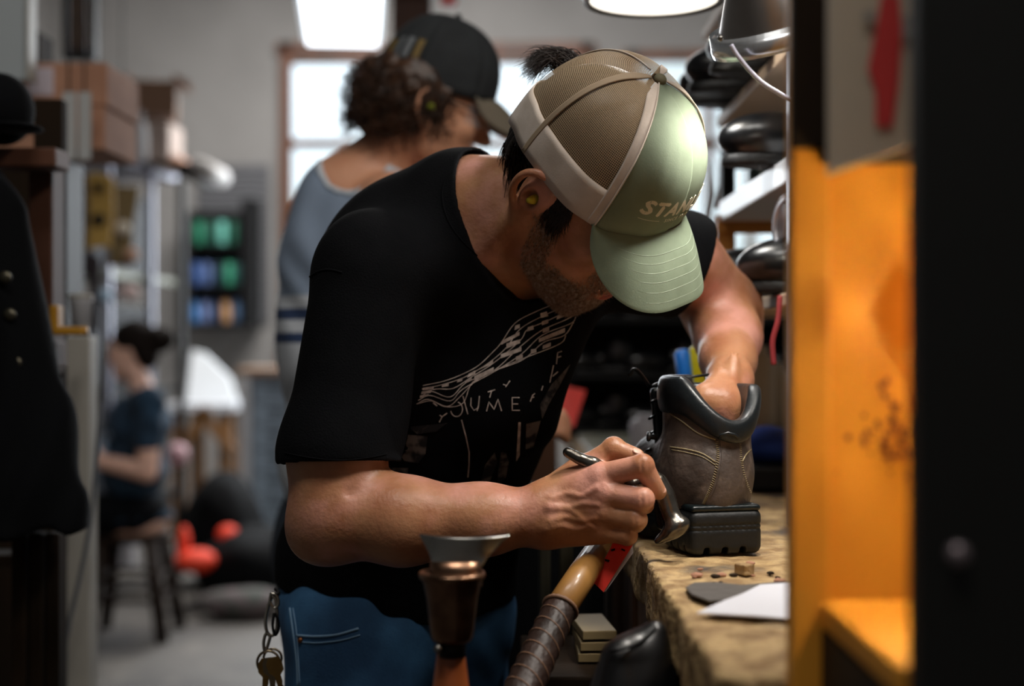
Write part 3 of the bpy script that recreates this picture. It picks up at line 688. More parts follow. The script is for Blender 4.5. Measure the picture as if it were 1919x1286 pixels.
# ---- head in its own frame (his right, forward, up)
def head_fn():
    I = [(ell(V3(0, -.006, .043), (.0735, .092, .088)), 0), (ell(V3(0, .030, .00), (.068, .062, .075)), .03),
         (ell(V3(0, .040, -.055), (.056, .048, .055)), .03), (ell(V3(0, .068, -.093), (.027, .020, .019)), .03),
         (ell(V3(0, .062, -.06), (.042, .032, .032)), .02)]
    for s in (1, -1):
        I += [(cone(V3(s*.060, .004, -.035), V3(s*.052, .020, -.066), .012, .012), .025), (cone(V3(s*.052, .020, -.066), V3(s*.018, .072, -.096), .012, .012), .025),
              (ell(V3(s*.040, .066, -.012), (.021, .020, .017)), .02),
              (cone(V3(s*.014, .090, .030), V3(s*.048, .075, .032), .008, .007), .015)]
    I += [(ell(V3(s*.031, .092, .012), (.016, .014, .013)), .012, '-') for s in (1, -1)]
    I += [(cone(V3(0, .092, .022), V3(0, .113, -.018), .0085, .0115), .012)]
    for s in (1, -1): I += [(ell(V3(s*.012, .105, -.022), (.0085, .0095, .0075)), .006)]
    I += [(ell(V3(0, .090, -.050), (.025, .013, .012)), .012), (ell(V3(0, .0975, -.059), (.022, .0085, .0062)), .004), (ell(V3(0, .0965, -.0685), (.019, .009, .0066)), .003),
          (cone(V3(-.022, .103, -.0638), V3(.022, .103, -.0638), .0012), .002, '-')]
    for s in (1, -1):
        ex = lambda a, b, o=0: V3(s*(.072+o+.010*max(0, -a/.03+.2)), a, b)
        hel = [ex(.012, .008, .002), ex(.014, .020, .004), ex(.006, .031, .006), ex(-.008, .033, .008), ex(-.019, .024, .009), ex(-.023, .008, .009), ex(-.020, -.010, .007), ex(-.012, -.022, .003), ex(-.002, -.030, .001)]
        I += [(ell(V3(s*.076, -.003, .004), (.008, .019, .030)), .006), (chain(smooth_path(hel, 3), [.0042]*25), .003)]
        anti = [ex(-.002, .021, .003), ex(-.010, .012, .005), ex(-.012, -.002, .006), ex(-.008, -.014, .004)]
        I += [(chain(smooth_path(anti, 3), [.003]*10), .003), (ell(V3(s*.074, .000, -.026), (.006, .009, .010)), .004),
              (ell(V3(s*.085, -.001, .001), (.010, .0085, .012)), .003, '-'), (ell(V3(s*.076, .009, -.002), (.004, .004, .006)), .003)]
    return blob(I)
head_l = head_fn()
head_w = local(head_l, HM, HT)
neck = blob([(cone(P(868, 395, 1.615), P(1010, 395, 1.555), .064, .058), 0), (cone(P(985, 470, 1.56), P(900, 440, 1.59), .03, .05), .03),
             (cone(P(905, 470, 1.545), P(975, 400, 1.50), .007, .007), .02)])
arm_r = blob([(cone(P(690, 540, 1.53), P(632, 850, 1.485), .050, .046), 0), (cone(P(632, 850, 1.485), P(625, 962, 1.475), .0465, .042), .03),
              (ell(P(603, 1005, 1.478), (.032, .03, .027)), .03),
              (cone(P(632, 962, 1.472), P(755, 975, 1.462), .046, .0435), .02), (cone(P(755, 977, 1.462), P(905, 974, 1.452), .043, .034), .02),
              (cone(P(905, 974, 1.452), wr, .034, .0265), .02), (cone(P(1015, 950, 1.447), P(1015, 984, 1.447), .021), .015),
              (chain([P(728, 880, 1.43), P(690, 905, 1.424), P(655, 925, 1.43)], [.004, .003, .001]), .012, '-'),
              ])
arm_l = blob([(cone(P(1278, 482, 1.70), P(1362, 588, 1.84), .047, .044), 0), (ell(P(1372, 600, 1.855), (.036, .036, .038)), .03),
              (cone(P(1362, 590, 1.84), P(1364, 632, 1.73), .044, .0355), .04), (cone(P(1364, 632, 1.73), P(1364, 672, 1.665), .0355, .0275), .03), (cone(P(1364, 672, 1.665), LW, .0275, .0245), .03)])
def body_fn(p):
    d = torso(-.014)(p)
    d = smin(d, neck(p), .03); d = smin(d, arm_r(p), .02); d = smin(d, arm_l(p), .02)
    return d
H_r = blob(hand_r); H_l = blob(hand_l)
def full(p):
    d = smin(body_fn(p), head_w(p), .018); d = smin(d, H_r(p), .012)
    return smin(d, H_l(p), .012)
def arm_hand(p): return smin(arm_r(p), H_r(p), .012)
def arm_hand_l(p): return smin(arm_l(p), H_l(p), .012)
def head_neck(p): return smin(smin(head_w(p), neck(p), .018), torso(-.014)(p), .03)
def clip(vf, keep):
    v, f = vf; k = keep(v)[f].all(1); return v, f[k]
xs = float(wr[0])-.03
blocks = [
    nets(arm_hand, (xs, 1.36, 1.0), (.17, 1.50, 1.18), .00135),                          # right hand
    clip(nets(body_fn, (-.34, 1.38, .72), (xs+.004, 1.95, 1.55), .004), lambda v: v[:, 0] < xs+.003),
    nets(arm_hand_l, (.13, 1.48, 1.09), (.31, 1.92, 1.44), .0026),
    nets(head_neck, (-.11, 1.36, 1.24), (.22, 1.66, 1.60), .0016),
]
bv_, bf_ = join(blocks)
body = obj('body', (bv_, bf_), m_skin, man)
# lips as skin of another colour
lip = blob([(ell(V3(0, .0978, -.0592), (.021, .0086, .0056)), 0), (ell(V3(0, .0968, -.0685), (.018, .0092, .0062)), .002), (cone(V3(-.022, .1045, -.0638), V3(.022, .1045, -.0638), .0014), .002, '-')])
obj('lips', nets(local(lip, HM, HT), H(0, .09, -.06)-.035, H(0, .09, -.06)+.035, .0011), m_lip, man)
m_eye = mat('eye', '#e6e0d8', rough=.15); m_nail = mat('fingernail', '#d8ab98', rough=.3)
for s in (1, -1):
    e = MB(); e.sphere((0, 0, 0), .012); v = np.array([x.co for x in e.bm.verts])
    for q in e.bm.verts: q.co = Vector(H(s*.031, .080, .012))+q.co
    eo = obj('eye', e, m_eye, man)
    e = MB(); e.sphere(H(s*.031, .0895, .010), .0055); obj('iris', e, mat('iris', '#2c1c12', rough=.2), eo)
# nails: thumb and index seen at the tips
for c_, n_ in ((th[2]+V3(.001, -.006, .006), V3(.3, -.6, .75)), (RH['index'][3]+V3(.003, -.0062, .003), V3(.45, -.8, .3))):
    nb = MB(); nb.lathe([(.0001, .0006), (.003, .0005), (.0045, .0001), (.0047, -.0012)], c_, n_, 14, 1.15, .85); obj('fingernail', nb, m_nail, man)

# ---- beard: short hairs on the jaw
def grad(fn, p, e=.001):
    g = np.stack([fn(p+np.eye(3, dtype=np.float32)[k]*e)-fn(p-np.eye(3, dtype=np.float32)[k]*e) for k in range(3)], 1)
    return g/(np.linalg.norm(g, axis=1)[:, None]+1e-9)
hv = blocks[3][0].astype(np.float32); hl = (hv-HT.astype(np.float32))@HM.astype(np.float32)
def beard_w(q):
    r, f, u = np.abs(q[:, 0]), q[:, 1], q[:, 2]
    side = (r > .04) & (f > .012) & (f < .040-.25*(u+.03)) & (u < .0) & (u > -.085)
    jaw = (u < -.052-.55*(.06-f).clip(-.05, .0)) & (f > .008) & (u < -.055+.35*(.09-f)*0) & (u > -.125)
    jaw2 = (u < -.040-.18*(f-.02)/.07) & (f > .012) & (u > -.125)
    must = (f > .075) & (r < .034) & (u < -.036) & (u > -.054)
    lipz = (f > .088) & (r < .024) & (u < -.052) & (u > -.078)
    neckc = (f < .008) | ((u < -.10) & (f < .035))
    return (side | jaw | jaw2 | must) & ~lipz & ~neckc & (r < .075)
idx = np.where(beard_w(hl+np.random.normal(0, .0035, hl.shape)) & (head_l(hl) < .003))[0]
pick = np.random.choice(idx, min(len(idx)*3, 15000), replace=True)
p0 = hl[pick]+np.random.normal(0, .0007, (len(pick), 3)).astype(np.float32)
g0 = grad(head_l, p0)
dn = np.array([0, .45, -1.0])[None]+np.random.normal(0, .28, (len(p0), 3)); dn = dn-g0*(dn*g0).sum(1)[:, None]; dn /= np.linalg.norm(dn, axis=1)[:, None]
chin = np.clip((-.05-p0[:, 2])/.05, 0, 1)
Ln = (.005+.008*chin)*np.random.uniform(.6, 1.25, len(p0))
lines = [np.stack([HT+HM@(p0[i]-g0[i]*.0008), HT+HM@(p0[i]+dn[i]*Ln[i]*.45+g0[i]*.0015), HT+HM@(p0[i]+dn[i]*Ln[i]+g0[i]*(.001+.0035*chin[i]))]) for i in range(len(p0))]
obj('beard', strands(lines, .00022), m_beard, man, smooth=False)

# ---- hair: back of the head, side, and the tuft over the strap
hair_b = blob([(ell(V3(0, -.008, .043), (.0765, .0945, .0905)), 0), (ell(V3(0, -.056, -.012), (.060, .036, .048)), .03),
               (plane(V3(0, .012, .0), V3(0, 1, -.9)), .012, '&'), (plane(V3(0, 0, -.045), V3(0, -.55, -1)), .01, '&')])
def hair_fn(q): 
    return smax(hair_b(q), -ell(V3(0, .006, -.004), (.2, .032, .042))(q), .006)+.0018*np.sin(q[:, 0]*700+q[:, 1]*320+4*np.sin(q[:, 2]*60))*np.clip((.03-q[:, 2])/.02, 0, 1)
hair = obj('hair', nets(local(hair_fn, HM, HT), (-.06, 1.38, 1.26), (.22, 1.66, 1.60), .0016), m_hair, man)
lines = []
for i in range(1500):      # strands down the nape and behind the ear
    a = random.uniform(-.3, PI+.3); rr = random.uniform(.9, 1.03)
    b0 = np.array([.078*math.cos(a)*rr*.97, -.012-.090*max(0, math.sin(a))*rr*.97, random.uniform(-.02, .008)+.02*abs(math.cos(a))])
    if b0[1] > -.022 and abs(b0[0]) > .05: b0[1] = random.uniform(-.06, -.026)
    L_ = random.uniform(.02, .05); inw = np.array([-b0[0]*.22, .012+random.uniform(-.01, .012), -L_])
    b1 = b0+inw*.5+np.array([b0[0]*.05, -.003, 0]); b2 = b0+inw+np.random.normal(0, .003, 3)
    lines.append([HT+HM@b for b in bez(b0, b0+inw*.3, b1, b2, 6)])
for i in range(420):       # wispy sideburn in front of the ear
    s = 1 if i % 3 else -1
    b0 = np.array([s*.0745, random.uniform(.016, .042), random.uniform(.0, .034)]); L_ = random.uniform(.012, .03)
    e_ = b0+np.array([-s*.004, random.uniform(-.002, .010), -L_])
    lines.append([HT+HM@b for b in bez(b0, b0+(e_-b0)*.4+[s*.0025, 0, 0], b0+(e_-b0)*.7+[s*.002, 0, 0], e_, 5)])
obj('hair_strand', strands(lines, .0006), m_hair, hair, smooth=False)
lines = []
for i in range(900):       # tuft
    t = random.random(); c0 = P(random.uniform(1040, 1100), random.uniform(118, 150), 1.56+random.uniform(-.03, .03))
    top = P(1052+random.gauss(0, 17), 88+random.gauss(0, 7)+10*t, 1.56+random.gauss(0, .014)); 
    en = P(988+random.gauss(0, 10)+34*t*t, 138+random.gauss(0, 14)-24*t, 1.56+random.gauss(0, .02))
    lines.append(bez(c0, c0+(top-c0)*.8, top+V3(-.005, 0, .003), en, 9))
obj('hair_tuft', strands(lines, .0006), m_hair, man, smooth=False)
ep = MB(); ep.lathe([(.0001, .016), (.0026, .0155), (.0042, .011), (.0058, .004), (.0062, -.004), (.0062, -.008)], H(.072, .001, .0), HM@np.array([1, -.1, .05]), 16)
tag(obj('earplug', ep, mat('yellow_foam', '#c9b52a', rough=.7), man), 'yellow foam earplug')

# ---- trucker cap
TC = math.radians(52)
def zb(t):
    t = abs(t)
    pts = [(0, .047), (.5, .043), (TC, .034), (1.25, .030), (1.7, .031), (2.2, .026), (2.7, .010), (PI, .0)]
    for (a, u), (b, v) in zip(pts, pts[1:]):
        if t <= b: k = (t-a)/(b-a); k = k*k*(3-2*k); return u+(v-u)*k
    return 0
def dome(th_, ph, off=0):
    """th_: 0 front, positive to his right; ph: 0 crown .. 1 edge"""
    a = ph*PI/2; s = math.sin(a)**.82; z0 = zb(th_); z = z0+(.1585-z0)*max(0, math.cos(a))**.92
    ct, st = math.cos(th_), math.sin(th_)
    front = max(0, math.cos(th_))**1.5
    rf = (.103 if ct > 0 else .106)+.006*front*math.sin(a*1.5 if a < 1.2 else 1.8); rr = .0835
    # shallow valleys at the seams between the six panels
    seam = [0, TC, 1.95, PI, -TC, -1.95]; dmin = min(abs(th_-q) for q in seam+[-PI]); puff = 1+.020*min(1, dmin/.35)*math.sin(PI*min(1, ph*1.1))-.004
    if ct > 0: s *= (abs(ct)**2.5+abs(st)**2.5)**-.4
    k = (s*puff+off/.09*s); 
    return np.array([rr*st*k, -.002+rf*ct*k+.0*ph, z+off*math.cos(a)*.9])
def panel(name, t0, t1, p0=0.0, p1=1.0, off=0, m=m_green, parent=None, nu=26, nv=30, uv=None, thick=.0012):
    mb = MB(); mb.grid(lambda u, v: H(*dome(t0+(t1-t0)*u, p0+(p1-p0)*v, off)), nu, nv)
    o = obj(name, mb.fix(), m, parent); me = o.data
    if uv:
        ul = me.uv_layers.new(name='UVMap'); k = 0
        for pl in me.polygons:
            for li in pl.loop_indices:
                vi = me.loops[li].vertex_index; i, j = divmod(vi, nv+1); ph = p0+(p1-p0)*j/nv
                ul.data[li].uv = ((t0+(t1-t0)*i/nu)*uv[0], ph*uv[1])
    else:
        sm = o.modifiers.new('s', 'SOLIDIFY'); sm.thickness = thick; sm.offset = -1
    return o
cap = bpy.data.objects.new('trucker_cap', None); COL.objects.link(cap); cap.parent = man; cap.empty_display_size = .05
tag(cap, 'green trucker cap with net back')
for s in (1, -1):
    panel('front_panel', 0.0, s*TC, parent=cap)
    pn = panel('net_panel', s*(TC+.02), s*1.95, .03, 1.0, 0, m_net, cap, uv=(50, 84)); tag(pn, 'beige net side panel')
    pn = panel('net_panel', s*1.95, s*(PI-.0), .03, .86 if 0 else 1.0, 0, m_net, cap, uv=(50, 84)); tag(pn, 'beige net back panel')
def arc(th_, off, p0=.03, p1=1.0, n=30): return [H(*dome(th_, p0+(p1-p0)*i/n, off)) for i in range(n+1)]
def ribbon(name, fn_a, fn_b, n, m, off0, parent):
    mb = MB(); mb.grid(lambda u, v: H(*dome(*(np.array(fn_a(u))*(1-v)+np.array(fn_b(u))*v), off0)), n, 5)
    o = obj(name, mb.fix(), m, parent); sm = o.modifiers.new('s', 'SOLIDIFY'); sm.thickness = .0012; sm.offset = 0; return o
for s in (1, -1):      # white trim: along the front seams, the base band and the net seams
    ribbon('trim_band', lambda u: (s*TC, .04+.96*u), lambda u: (s*(TC+.085/max(.25, math.sin((.04+.96*u)*1.5))), .04+.96*u), 40, m_tape, .0012, cap)
    ribbon('trim_band', lambda u: (s*(TC+(PI-TC-.0)*u), .80), lambda u: (s*(TC+(PI-TC)*u), 1.0), 60, m_tape, .0010, cap)
    ribbon('trim_band', lambda u: (s*(1.95-.03/max(.2, math.sin((.04+.96*u)*1.5))), .04+.96*u), lambda u: (s*(1.95+.03/max(.2, math.sin((.04+.96*u)*1.5))), .04+.96*u), 40, mat('beige_trim', '#a39078', rough=.8) if s > 0 else m_tape, .0014, cap)
    st = MB(); st.tube(arc(s*(TC+.004), .0022), .0009, 6); obj('seam_line', st, m_tape, cap)
st = MB(); st.tube(arc(0, .0004, .05, .99), .00055, 6); obj('seam_line', st, m_green_d, cap)
st = MB(); st.tube(arc(PI, .0012, .05, .7), .0020, 6, flat=.4); obj('seam_line', st, m_tape, cap)
bt = MB(); bt.sphere((0, 0, 0), (.0068, .0068, .0052), 18, 10)
for q in bt.bm.verts: q.co = Vector(H(0, 0, .1605)+HM@np.array(q.co))
obj('cap_button', bt, m_green_d, cap)
# brim
def brim(u, v, dz=0):
    t = -1+2*u; th_ = t*TC*1.03; r0 = dome(th_, 1.0, .0006)
    R_ = .0805*math.sin(t*PI/2)**1 if True else 0
    c = abs(R_)/.0808; Fo = .060+.113*(1-min(1, c)**3.0)**(1/2.6)
    R_ = .0835*math.sin(t*PI/2); e_ = abs(t)**3.5; out = np.array([R_, Fo*(1-e_)+max(Fo, r0[1]+.004)*e_, .003-1.6*R_*R_])*(1-e_**2)+np.array([r0[0]*1.0, r0[1]+.003, r0[2]-.001])*e_**2
    w = v; p = r0*(1-w)+out*w
    p[2] += .006*math.sin(PI*w)*(1-.4*abs(t))+dz
    return H(*p)
mb = MB(); mb.grid(lambda u, v: brim(u, v), 56, 22)
br = obj('brim', mb.fix(), m_green, cap); sm = br.modifiers.new('s', 'SOLIDIFY'); sm.thickness = .003; sm.offset = 0
bb = br.modifiers.new('b', 'BEVEL'); bb.width = .0012; bb.segments = 2
for v_ in (.30, .42, .54, .66, .78, .90):
    st = MB(); st.tube([brim(.06+.88*i/60, v_, .0017) for i in range(61)], .00038, 5); obj('stitch_line', st, m_thread, cap)
sl = MB(); sl.tube([brim(i/50, .0, .001) for i in range(51)], .0007, 5); obj('stitch_line', sl, m_green_d, cap)
# lettering on the front, facing forward
fv, ff = [], []; k = 0
for s in (1, -1):
    mb = MB(); mb.grid(lambda u, v: dome(s*TC*1.3*u, v, 0), 30, 40); mb.bm.verts.index_update()
    fv += [tuple(q.co) for q in mb.bm.verts]; ff += [tuple(q.index+k for q in f.verts) for f in mb.bm.faces]; k += len(mb.bm.verts)
front_bvh = BVHTree.FromPolygons(fv, ff)
def cap_letters(v, cx, cz, name, m):
    vv, ok = project(v[0], lambda p: ((-(p[0]+cx), .25, p[1]+cz), (0, -1, 0)), front_bvh, .0009)
    fs = [f for f in v[1] if all(ok[i] for i in f)]
    o = obj(name, ([H(*p) for p in vv], fs), m, cap, smooth=False); sm = o.modifiers.new('s', 'SOLIDIFY'); sm.thickness = .0007; sm.offset = 0
    tag(o, 'cream raised lettering')
def subdiv(v, f, n=2):
    bm = bmesh.new(); vs = [bm.verts.new(p) for p in v]
    for q in f:
        try: bm.faces.new([vs[i] for i in q])
        except ValueError: pass
    bmesh.ops.triangulate(bm, faces=bm.faces)
    for _ in range(n):
        es = [e for e in bm.edges if e.calc_length() > .004]
        if not es: break
        bmesh.ops.subdivide_edges(bm, edges=es, cuts=1); bmesh.ops.triangulate(bm, faces=bm.faces)
    bm.verts.index_update(); o = [tuple(q.co) for q in bm.verts], [tuple(q.index for q in g.verts) for g in bm.faces]; bm.free(); return o
m_letter = mat('cream_thread', '#d3cdb6', rough=.6, bump=.2, bscale=900)
def fat_text(s, size, shear, sp, fat):
    v, f = text_mesh(s, size, shear, sp); vs = []; fs = []; k = 0
    for dx, dy in ((-fat, 0), (fat, 0), (0, fat), (0, -fat)):
        vs += [(p[0]+dx, p[1]+dy, 0) for p in v]; fs += [tuple(i+k for i in q) for q in f]; k += len(v)
    return subdiv(vs, fs, 3)
cap_letters(fat_text('STANLEY', .0222, .25, 1.16, .0010), 0, .081, 'lettering', m_letter)
cap_letters(fat_text('SINCE 1913', .0062, 0, 1.25, .0001), 0, .0675, 'lettering', m_letter)
for s in (1, -1): cap_letters(subdiv([(s*.026, .0003, 0), (s*.049, .0003, 0), (s*.049, -.0003, 0), (s*.026, -.0003, 0)], [(0, 1, 2, 3)], 3), 0, .0675, 'lettering', m_letter)

# ---- t-shirt
S_sleeve_r = cone(P(690, 535, 1.535), P(628, 1000, 1.475), .062, .058)
S_sleeve_l = cone(P(1250, 492, 1.695), P(1372, 590, 1.86), .056, .056)
pl_r = plane(P(625, 868, 1.475), (P(632, 1000, 1.472)-P(640, 700, 1.49))+V3(.006, 0, 0))
pl_l = plane(P(1306, 450, 1.73), (.85, .2, -.3))
cA, cB, cC = P(905, 268, 1.62), P(975, 505, 1.60), P(846, 368, 1.525)
cn = np.cross(cB-cA, cC-cA); cn = cn/np.linalg.norm(cn); cn = cn if cn[0] > 0 else -cn
hemA, hemB = P(510, 1128, 1.66), P(965, 1060, 1.80)
hem_pl = plane((hemA+hemB)/2, V3(-.077, .3, -1))
def folds(p):
    x, y, z = p[:, 0], p[:, 1], p[:, 2]
    a = np.sin((z*38+x*30+y*10)+2.2*np.sin(x*17+z*5)+1.2*np.sin(y*23)); b = np.sin(x*62-z*22+2*np.sin(z*19))
    low = np.clip((1.16-z)/.3, 0, 1); up = np.clip((z-1.28)/.1, 0, 1)
    return .0032*a*(.35+low)+.0018*b*(.5+.5*up)+.0035*np.sin(x*85+6*z+2*np.sin(z*11))*np.clip((1.2-z)/.25, 0, 1)
collar_n = blob([(cone(P(850, 400, 1.625), P(1000, 395, 1.555), .070, .070), 0)])
def shirt_out(p, g=0.0):
    t = torso(.004+g)(p); t = smin(t, smax(cone(P(868, 395, 1.615), P(1010, 395, 1.555), .068+g, .066+g)(p), plane(cC, cn)(p), .004), .035)
    return t
def shirt_fn(p):
    fo = folds(p); n_pl = plane(cC, cn)(p); pr = pl_r(p); pl = pl_l(p)
    bodyd = smin(smin(torso(-.014)(p), neck(p), .03), 9, 0); ar = arm_r(p); al = cone(P(1278, 482, 1.70), P(1362, 588, 1.84), .047, .044)(p)
    slr = smax(np.minimum(S_sleeve_r(p)+fo*1.1, ar-.0105), pr, .003); sll = smax(np.minimum(S_sleeve_l(p)+fo*.6, al-.010), pl, .003)
    core = smin(shirt_out(p)+fo*.8, bodyd-.007, .01)
    o = smin(smin(core, slr, .028), sll, .03)
    hp = hem_pl(p)
    near_neck = smax(-n_pl, neck(p)-.024, .004)
    # hollow only close to the openings
    inner = np.minimum(smax(np.minimum(S_sleeve_r(p)+fo*1.1+.0046, ar-.0058), -(pr+.03), 0), smax(al-.005, -(pl+.02), 0))
    inner = np.minimum(inner, smax(smin(core, 9, 0)+.004, -(hp+.03), 0))
    inner = np.minimum(inner, smax(neck(p)-.0035, -(n_pl+.02), 0))
    o = smax(o, -near_neck, .0015)
    o = smax(o, hp, .0015)
    return smax(o, -inner, .001)
sv, sf = nets(shirt_fn, (-.345, 1.38, .82), (.33, 1.98, 1.52), .0026, margin=.02)
shirt = obj('t_shirt', (sv, sf), m_tee, man); sh_bvh = bvh_of(sv, sf)
# ribbing at the neck and stitched lines at sleeve hem
def on_shirt(px, py, off=.0007):
    d = Vector(P(px, py, 1.0))-cam.location; h = sh_bvh.ray_cast(cam.location, d.normalized())
    if h[0] is None: return None
    n = h[1] if h[1].dot(d) < 0 else -h[1]
    return h[0]+n*off
def shirt_poly(polys, name, m, step=9):
    """polys: list of pixel outlines; filled, refined and laid on the cloth"""
    bm = bmesh.new()
    for pl in polys:
        vs = [bm.verts.new((x, y, 0)) for x, y in pl]
        try: bm.faces.new(vs)
        except ValueError: pass
    bmesh.ops.triangulate(bm, faces=bm.faces)
    for _ in range(4):
        es = [e for e in bm.edges if e.calc_length() > step]
        if not es: break
        bmesh.ops.subdivide_edges(bm, edges=es, cuts=1); bmesh.ops.triangulate(bm, faces=bm.faces)
    bad = []
    for v in bm.verts:
        q = on_shirt(v.co.x, v.co.y)
        if q is None: bad.append(v)
        else: v.co = q
    bmesh.ops.delete(bm, geom=bad, context='VERTS')
    es = [f for f in bm.faces if max(e.calc_length() for e in f.edges) > .03]
    bmesh.ops.delete(bm, geom=es, context='FACES')
    todo = set(bm.verts); best = set()
    while todo:
        st_ = [todo.pop()]; isl = set(st_)
        while st_:
            for e in st_.pop().link_edges:
                for v in e.verts:
                    if v in todo: todo.discard(v); isl.add(v); st_.append(v)
        if len(isl) > len(best): best = isl
    bmesh.ops.delete(bm, geom=[v for v in bm.verts if v not in best], context='VERTS')
    m_ = MB(); m_.bm.free(); m_.bm = bm; return obj(name, m_, m, shirt, smooth=False)
def zz(x, y): return 720+x/3.385, 540+y/3.385           # traced from an enlargement of the print
def stroke(pts, w):
    pts = [np.array(p, float) for p in pts]; o = []
    for a, b in zip(pts, pts[1:]):
        t = b-a; n = np.array([-t[1], t[0]])/(np.linalg.norm(t)+1e-9)*w/2
        o.append([tuple(a+n), tuple(b+n), tuple(b-n), tuple(a-n)])
    return o
# the flowing band: seven lines from lower left to upper right
lines_z = [
 [(245, 618), (380, 590), (500, 545), (600, 490), (690, 405), (740, 350), (830, 222), (960, 150), (1110, 88)],
 [(240, 640), (370, 612), (500, 570), (610, 510), (690, 455), (780, 372), (860, 262), (1000, 180), (1225, 80)],
 [(235, 665), (330, 640), (440, 635), (560, 560), (695, 475), (860, 335), (910, 262), (1040, 205), (1225, 110), (1297, 52)],
 [(230, 690), (300, 655), (420, 690), (520, 600), (695, 525), (860, 375), (1000, 268), (1180, 185), (1297, 90)],
 [(215, 712), (290, 680), (420, 715), (500, 640), (700, 530), (870, 420), (1000, 300), (1180, 225), (1215, 180)],
 [(205, 735), (280, 705), (400, 750), (480, 690), (580, 590), (700, 525), (880, 455), (1010, 345), (1140, 300), (1200, 215)],
 [(205, 735), (300, 715), (390, 752), (500, 730), (560, 600), (700, 525), (880, 448), (1060, 378), (1130, 340), (1150, 300)],
]
def strip_poly(pts, w):
    pts = [np.array(p, float) for p in pts]; A, B_ = [], []
    for i, p in enumerate(pts):
        t = pts[min(i+1, len(pts)-1)]-pts[max(i-1, 0)]; n = np.array([-t[1], t[0]])/(np.linalg.norm(t)+1e-9)*w/2
        A.append(p+n); B_.append(p-n)
    return A, B_
def shirt_strip(lines, name, m, w):
    """pen lines laid on the cloth as one connected shape"""
    V_, F_ = [], []
    for L_ in lines:
        dense = []
        for a, b in zip(L_, L_[1:]):
            n = max(1, int(math.dist(a, b)/5)); dense += [(a[0]+(b[0]-a[0])*t/n, a[1]+(b[1]-a[1])*t/n) for t in range(n)]
        dense.append(L_[-1]); A, B_ = strip_poly(dense, w)
        for a, b, a2, b2 in zip(A, B_, A[1:], B_[1:]):
            q = [on_shirt(*x) for x in (a, b, b2, a2)]
            if any(x is None for x in q) or max((q[i]-q[i-1]).length for i in range(4)) > .02: continue
            k = len(V_); V_ += q; F_.append((k, k+1, k+2, k+3))
    if not F_: return None
    mb = MB(); mb.add(V_, F_); bmesh.ops.remove_doubles(mb.bm, verts=mb.bm.verts, dist=.0004)
    return obj(name, mb, m, shirt, smooth=False)
for i, L_ in enumerate(lines_z):
    shirt_strip([[zz(*q[:2]) for q in smooth_path([np.array([a, b, 0]) for a, b in L_], 5)]], 'printed_line', m_print, 1.6)
blocks_z = [[(990, 160), (1030, 148), (1040, 178), (992, 190)], [(1000, 212), (1040, 197), (1040, 222), (1000, 236)], [(910, 250), (945, 236), (948, 262), (905, 276)],
 [(1005, 258), (1045, 243), (1045, 272), (1005, 285)], [(980, 322), (1145, 252), (1145, 280), (980, 345)], [(1005, 365), (1055, 345), (1055, 370), (1003, 388)],
 [(775, 352), (862, 325), (862, 350), (775, 385)], [(740, 420), (870, 375), (870, 400), (740, 447)], [(745, 335), (858, 278), (858, 300), (742, 360)], [(835, 435), (878, 422), (878, 445), (835, 460)],
 [(830, 238), (860, 228), (860, 252), (825, 268)], [(1095, 175), (1225, 118), (1225, 145), (1092, 200)], [(1235, 78), (1297, 42), (1297, 62), (1225, 105)], [(1230, 130), (1297, 75), (1297, 100), (1210, 160)],
 [(600, 520), (690, 455), (692, 480), (620, 510)], [(572, 560), (695, 502), (695, 528), (570, 585)], [(535, 545), (578, 522), (578, 545), (525, 570)], [(515, 590), (555, 568), (555, 582), (510, 610)],
 [(465, 580), (498, 570), (495, 588), (462, 600)], [(368, 612), (410, 604), (408, 622), (365, 628)], [(930, 390), (962, 385), (965, 408), (928, 418)], [(245, 632), (318, 622), (312, 640), (243, 648)],
 [(238, 655), (302, 648), (295, 664), (234, 672)], [(228, 680), (285, 672), (275, 686), (225, 696)], [(315, 722), (340, 745), (333, 750), (308, 730)]]
for b in blocks_z: shirt_poly([[zz(*q) for q in b]], 'printed_block', m_print)
def letter_strokes(spec, w=1.7):
    o = []
    for L_ in spec: o += stroke([zz(*q) for q in L_], w)
    return o
cO = [(425, 790), (420, 765)] 
ring = [(460+38*math.cos(a), 768+46*math.sin(a)) for a in np.linspace(-1.35, 2.9, 16)]
E_ = [[(858, 695), (812, 695), (812, 775), (860, 775)], [(812, 735), (850, 735)]]
M_ = [[(650, 782), (665, 722), (698, 770), (722, 705), (745, 780)]]
U_ = [[(552, 695), (550, 745), (570, 775), (598, 760), (605, 685)], [(590, 780), (600, 740)]]
T_ = [[(658, 660), (705, 645)], [(682, 652), (670, 695)]]
Y1 = [[(350, 850), (368, 815), (400, 792)], [(352, 805), (368, 815)]]
Y2 = [[(755, 612), (778, 618), (798, 588)], [(778, 618), (770, 628)]]
I_ = [[(500, 685), (532, 800)]]
F_ = [[(1125, 400), (1098, 410), (1090, 482)], [(1100, 440), (1120, 432)]]
F2 = [[(955, 668), (940, 680), (925, 720)], [(938, 696), (950, 690)]]
X_ = [[(1072, 490), (1048, 600)], [(1100, 530), (1065, 560)], [(1005, 620), (995, 650)]]
for g in ([ring], E_, M_, U_, T_, Y1, Y2, I_, F_, F2, X_[:1], X_[1:2], X_[2:]):
    shirt_strip([[zz(*q) for q in L_] for L_ in g], 'printed_letter', m_print, 2.1)
shirt_strip([[zz(*q) for q in [(492, 835), (520, 940), (540, 1040), (538, 1120), (530, 1200)]]], 'printed_stripe', m_print, 2.4)
shirt_poly([[zz(*q) for q in [(850, 850), (866, 850), (858, 1060), (835, 1100)]]], 'printed_stripe', m_print)
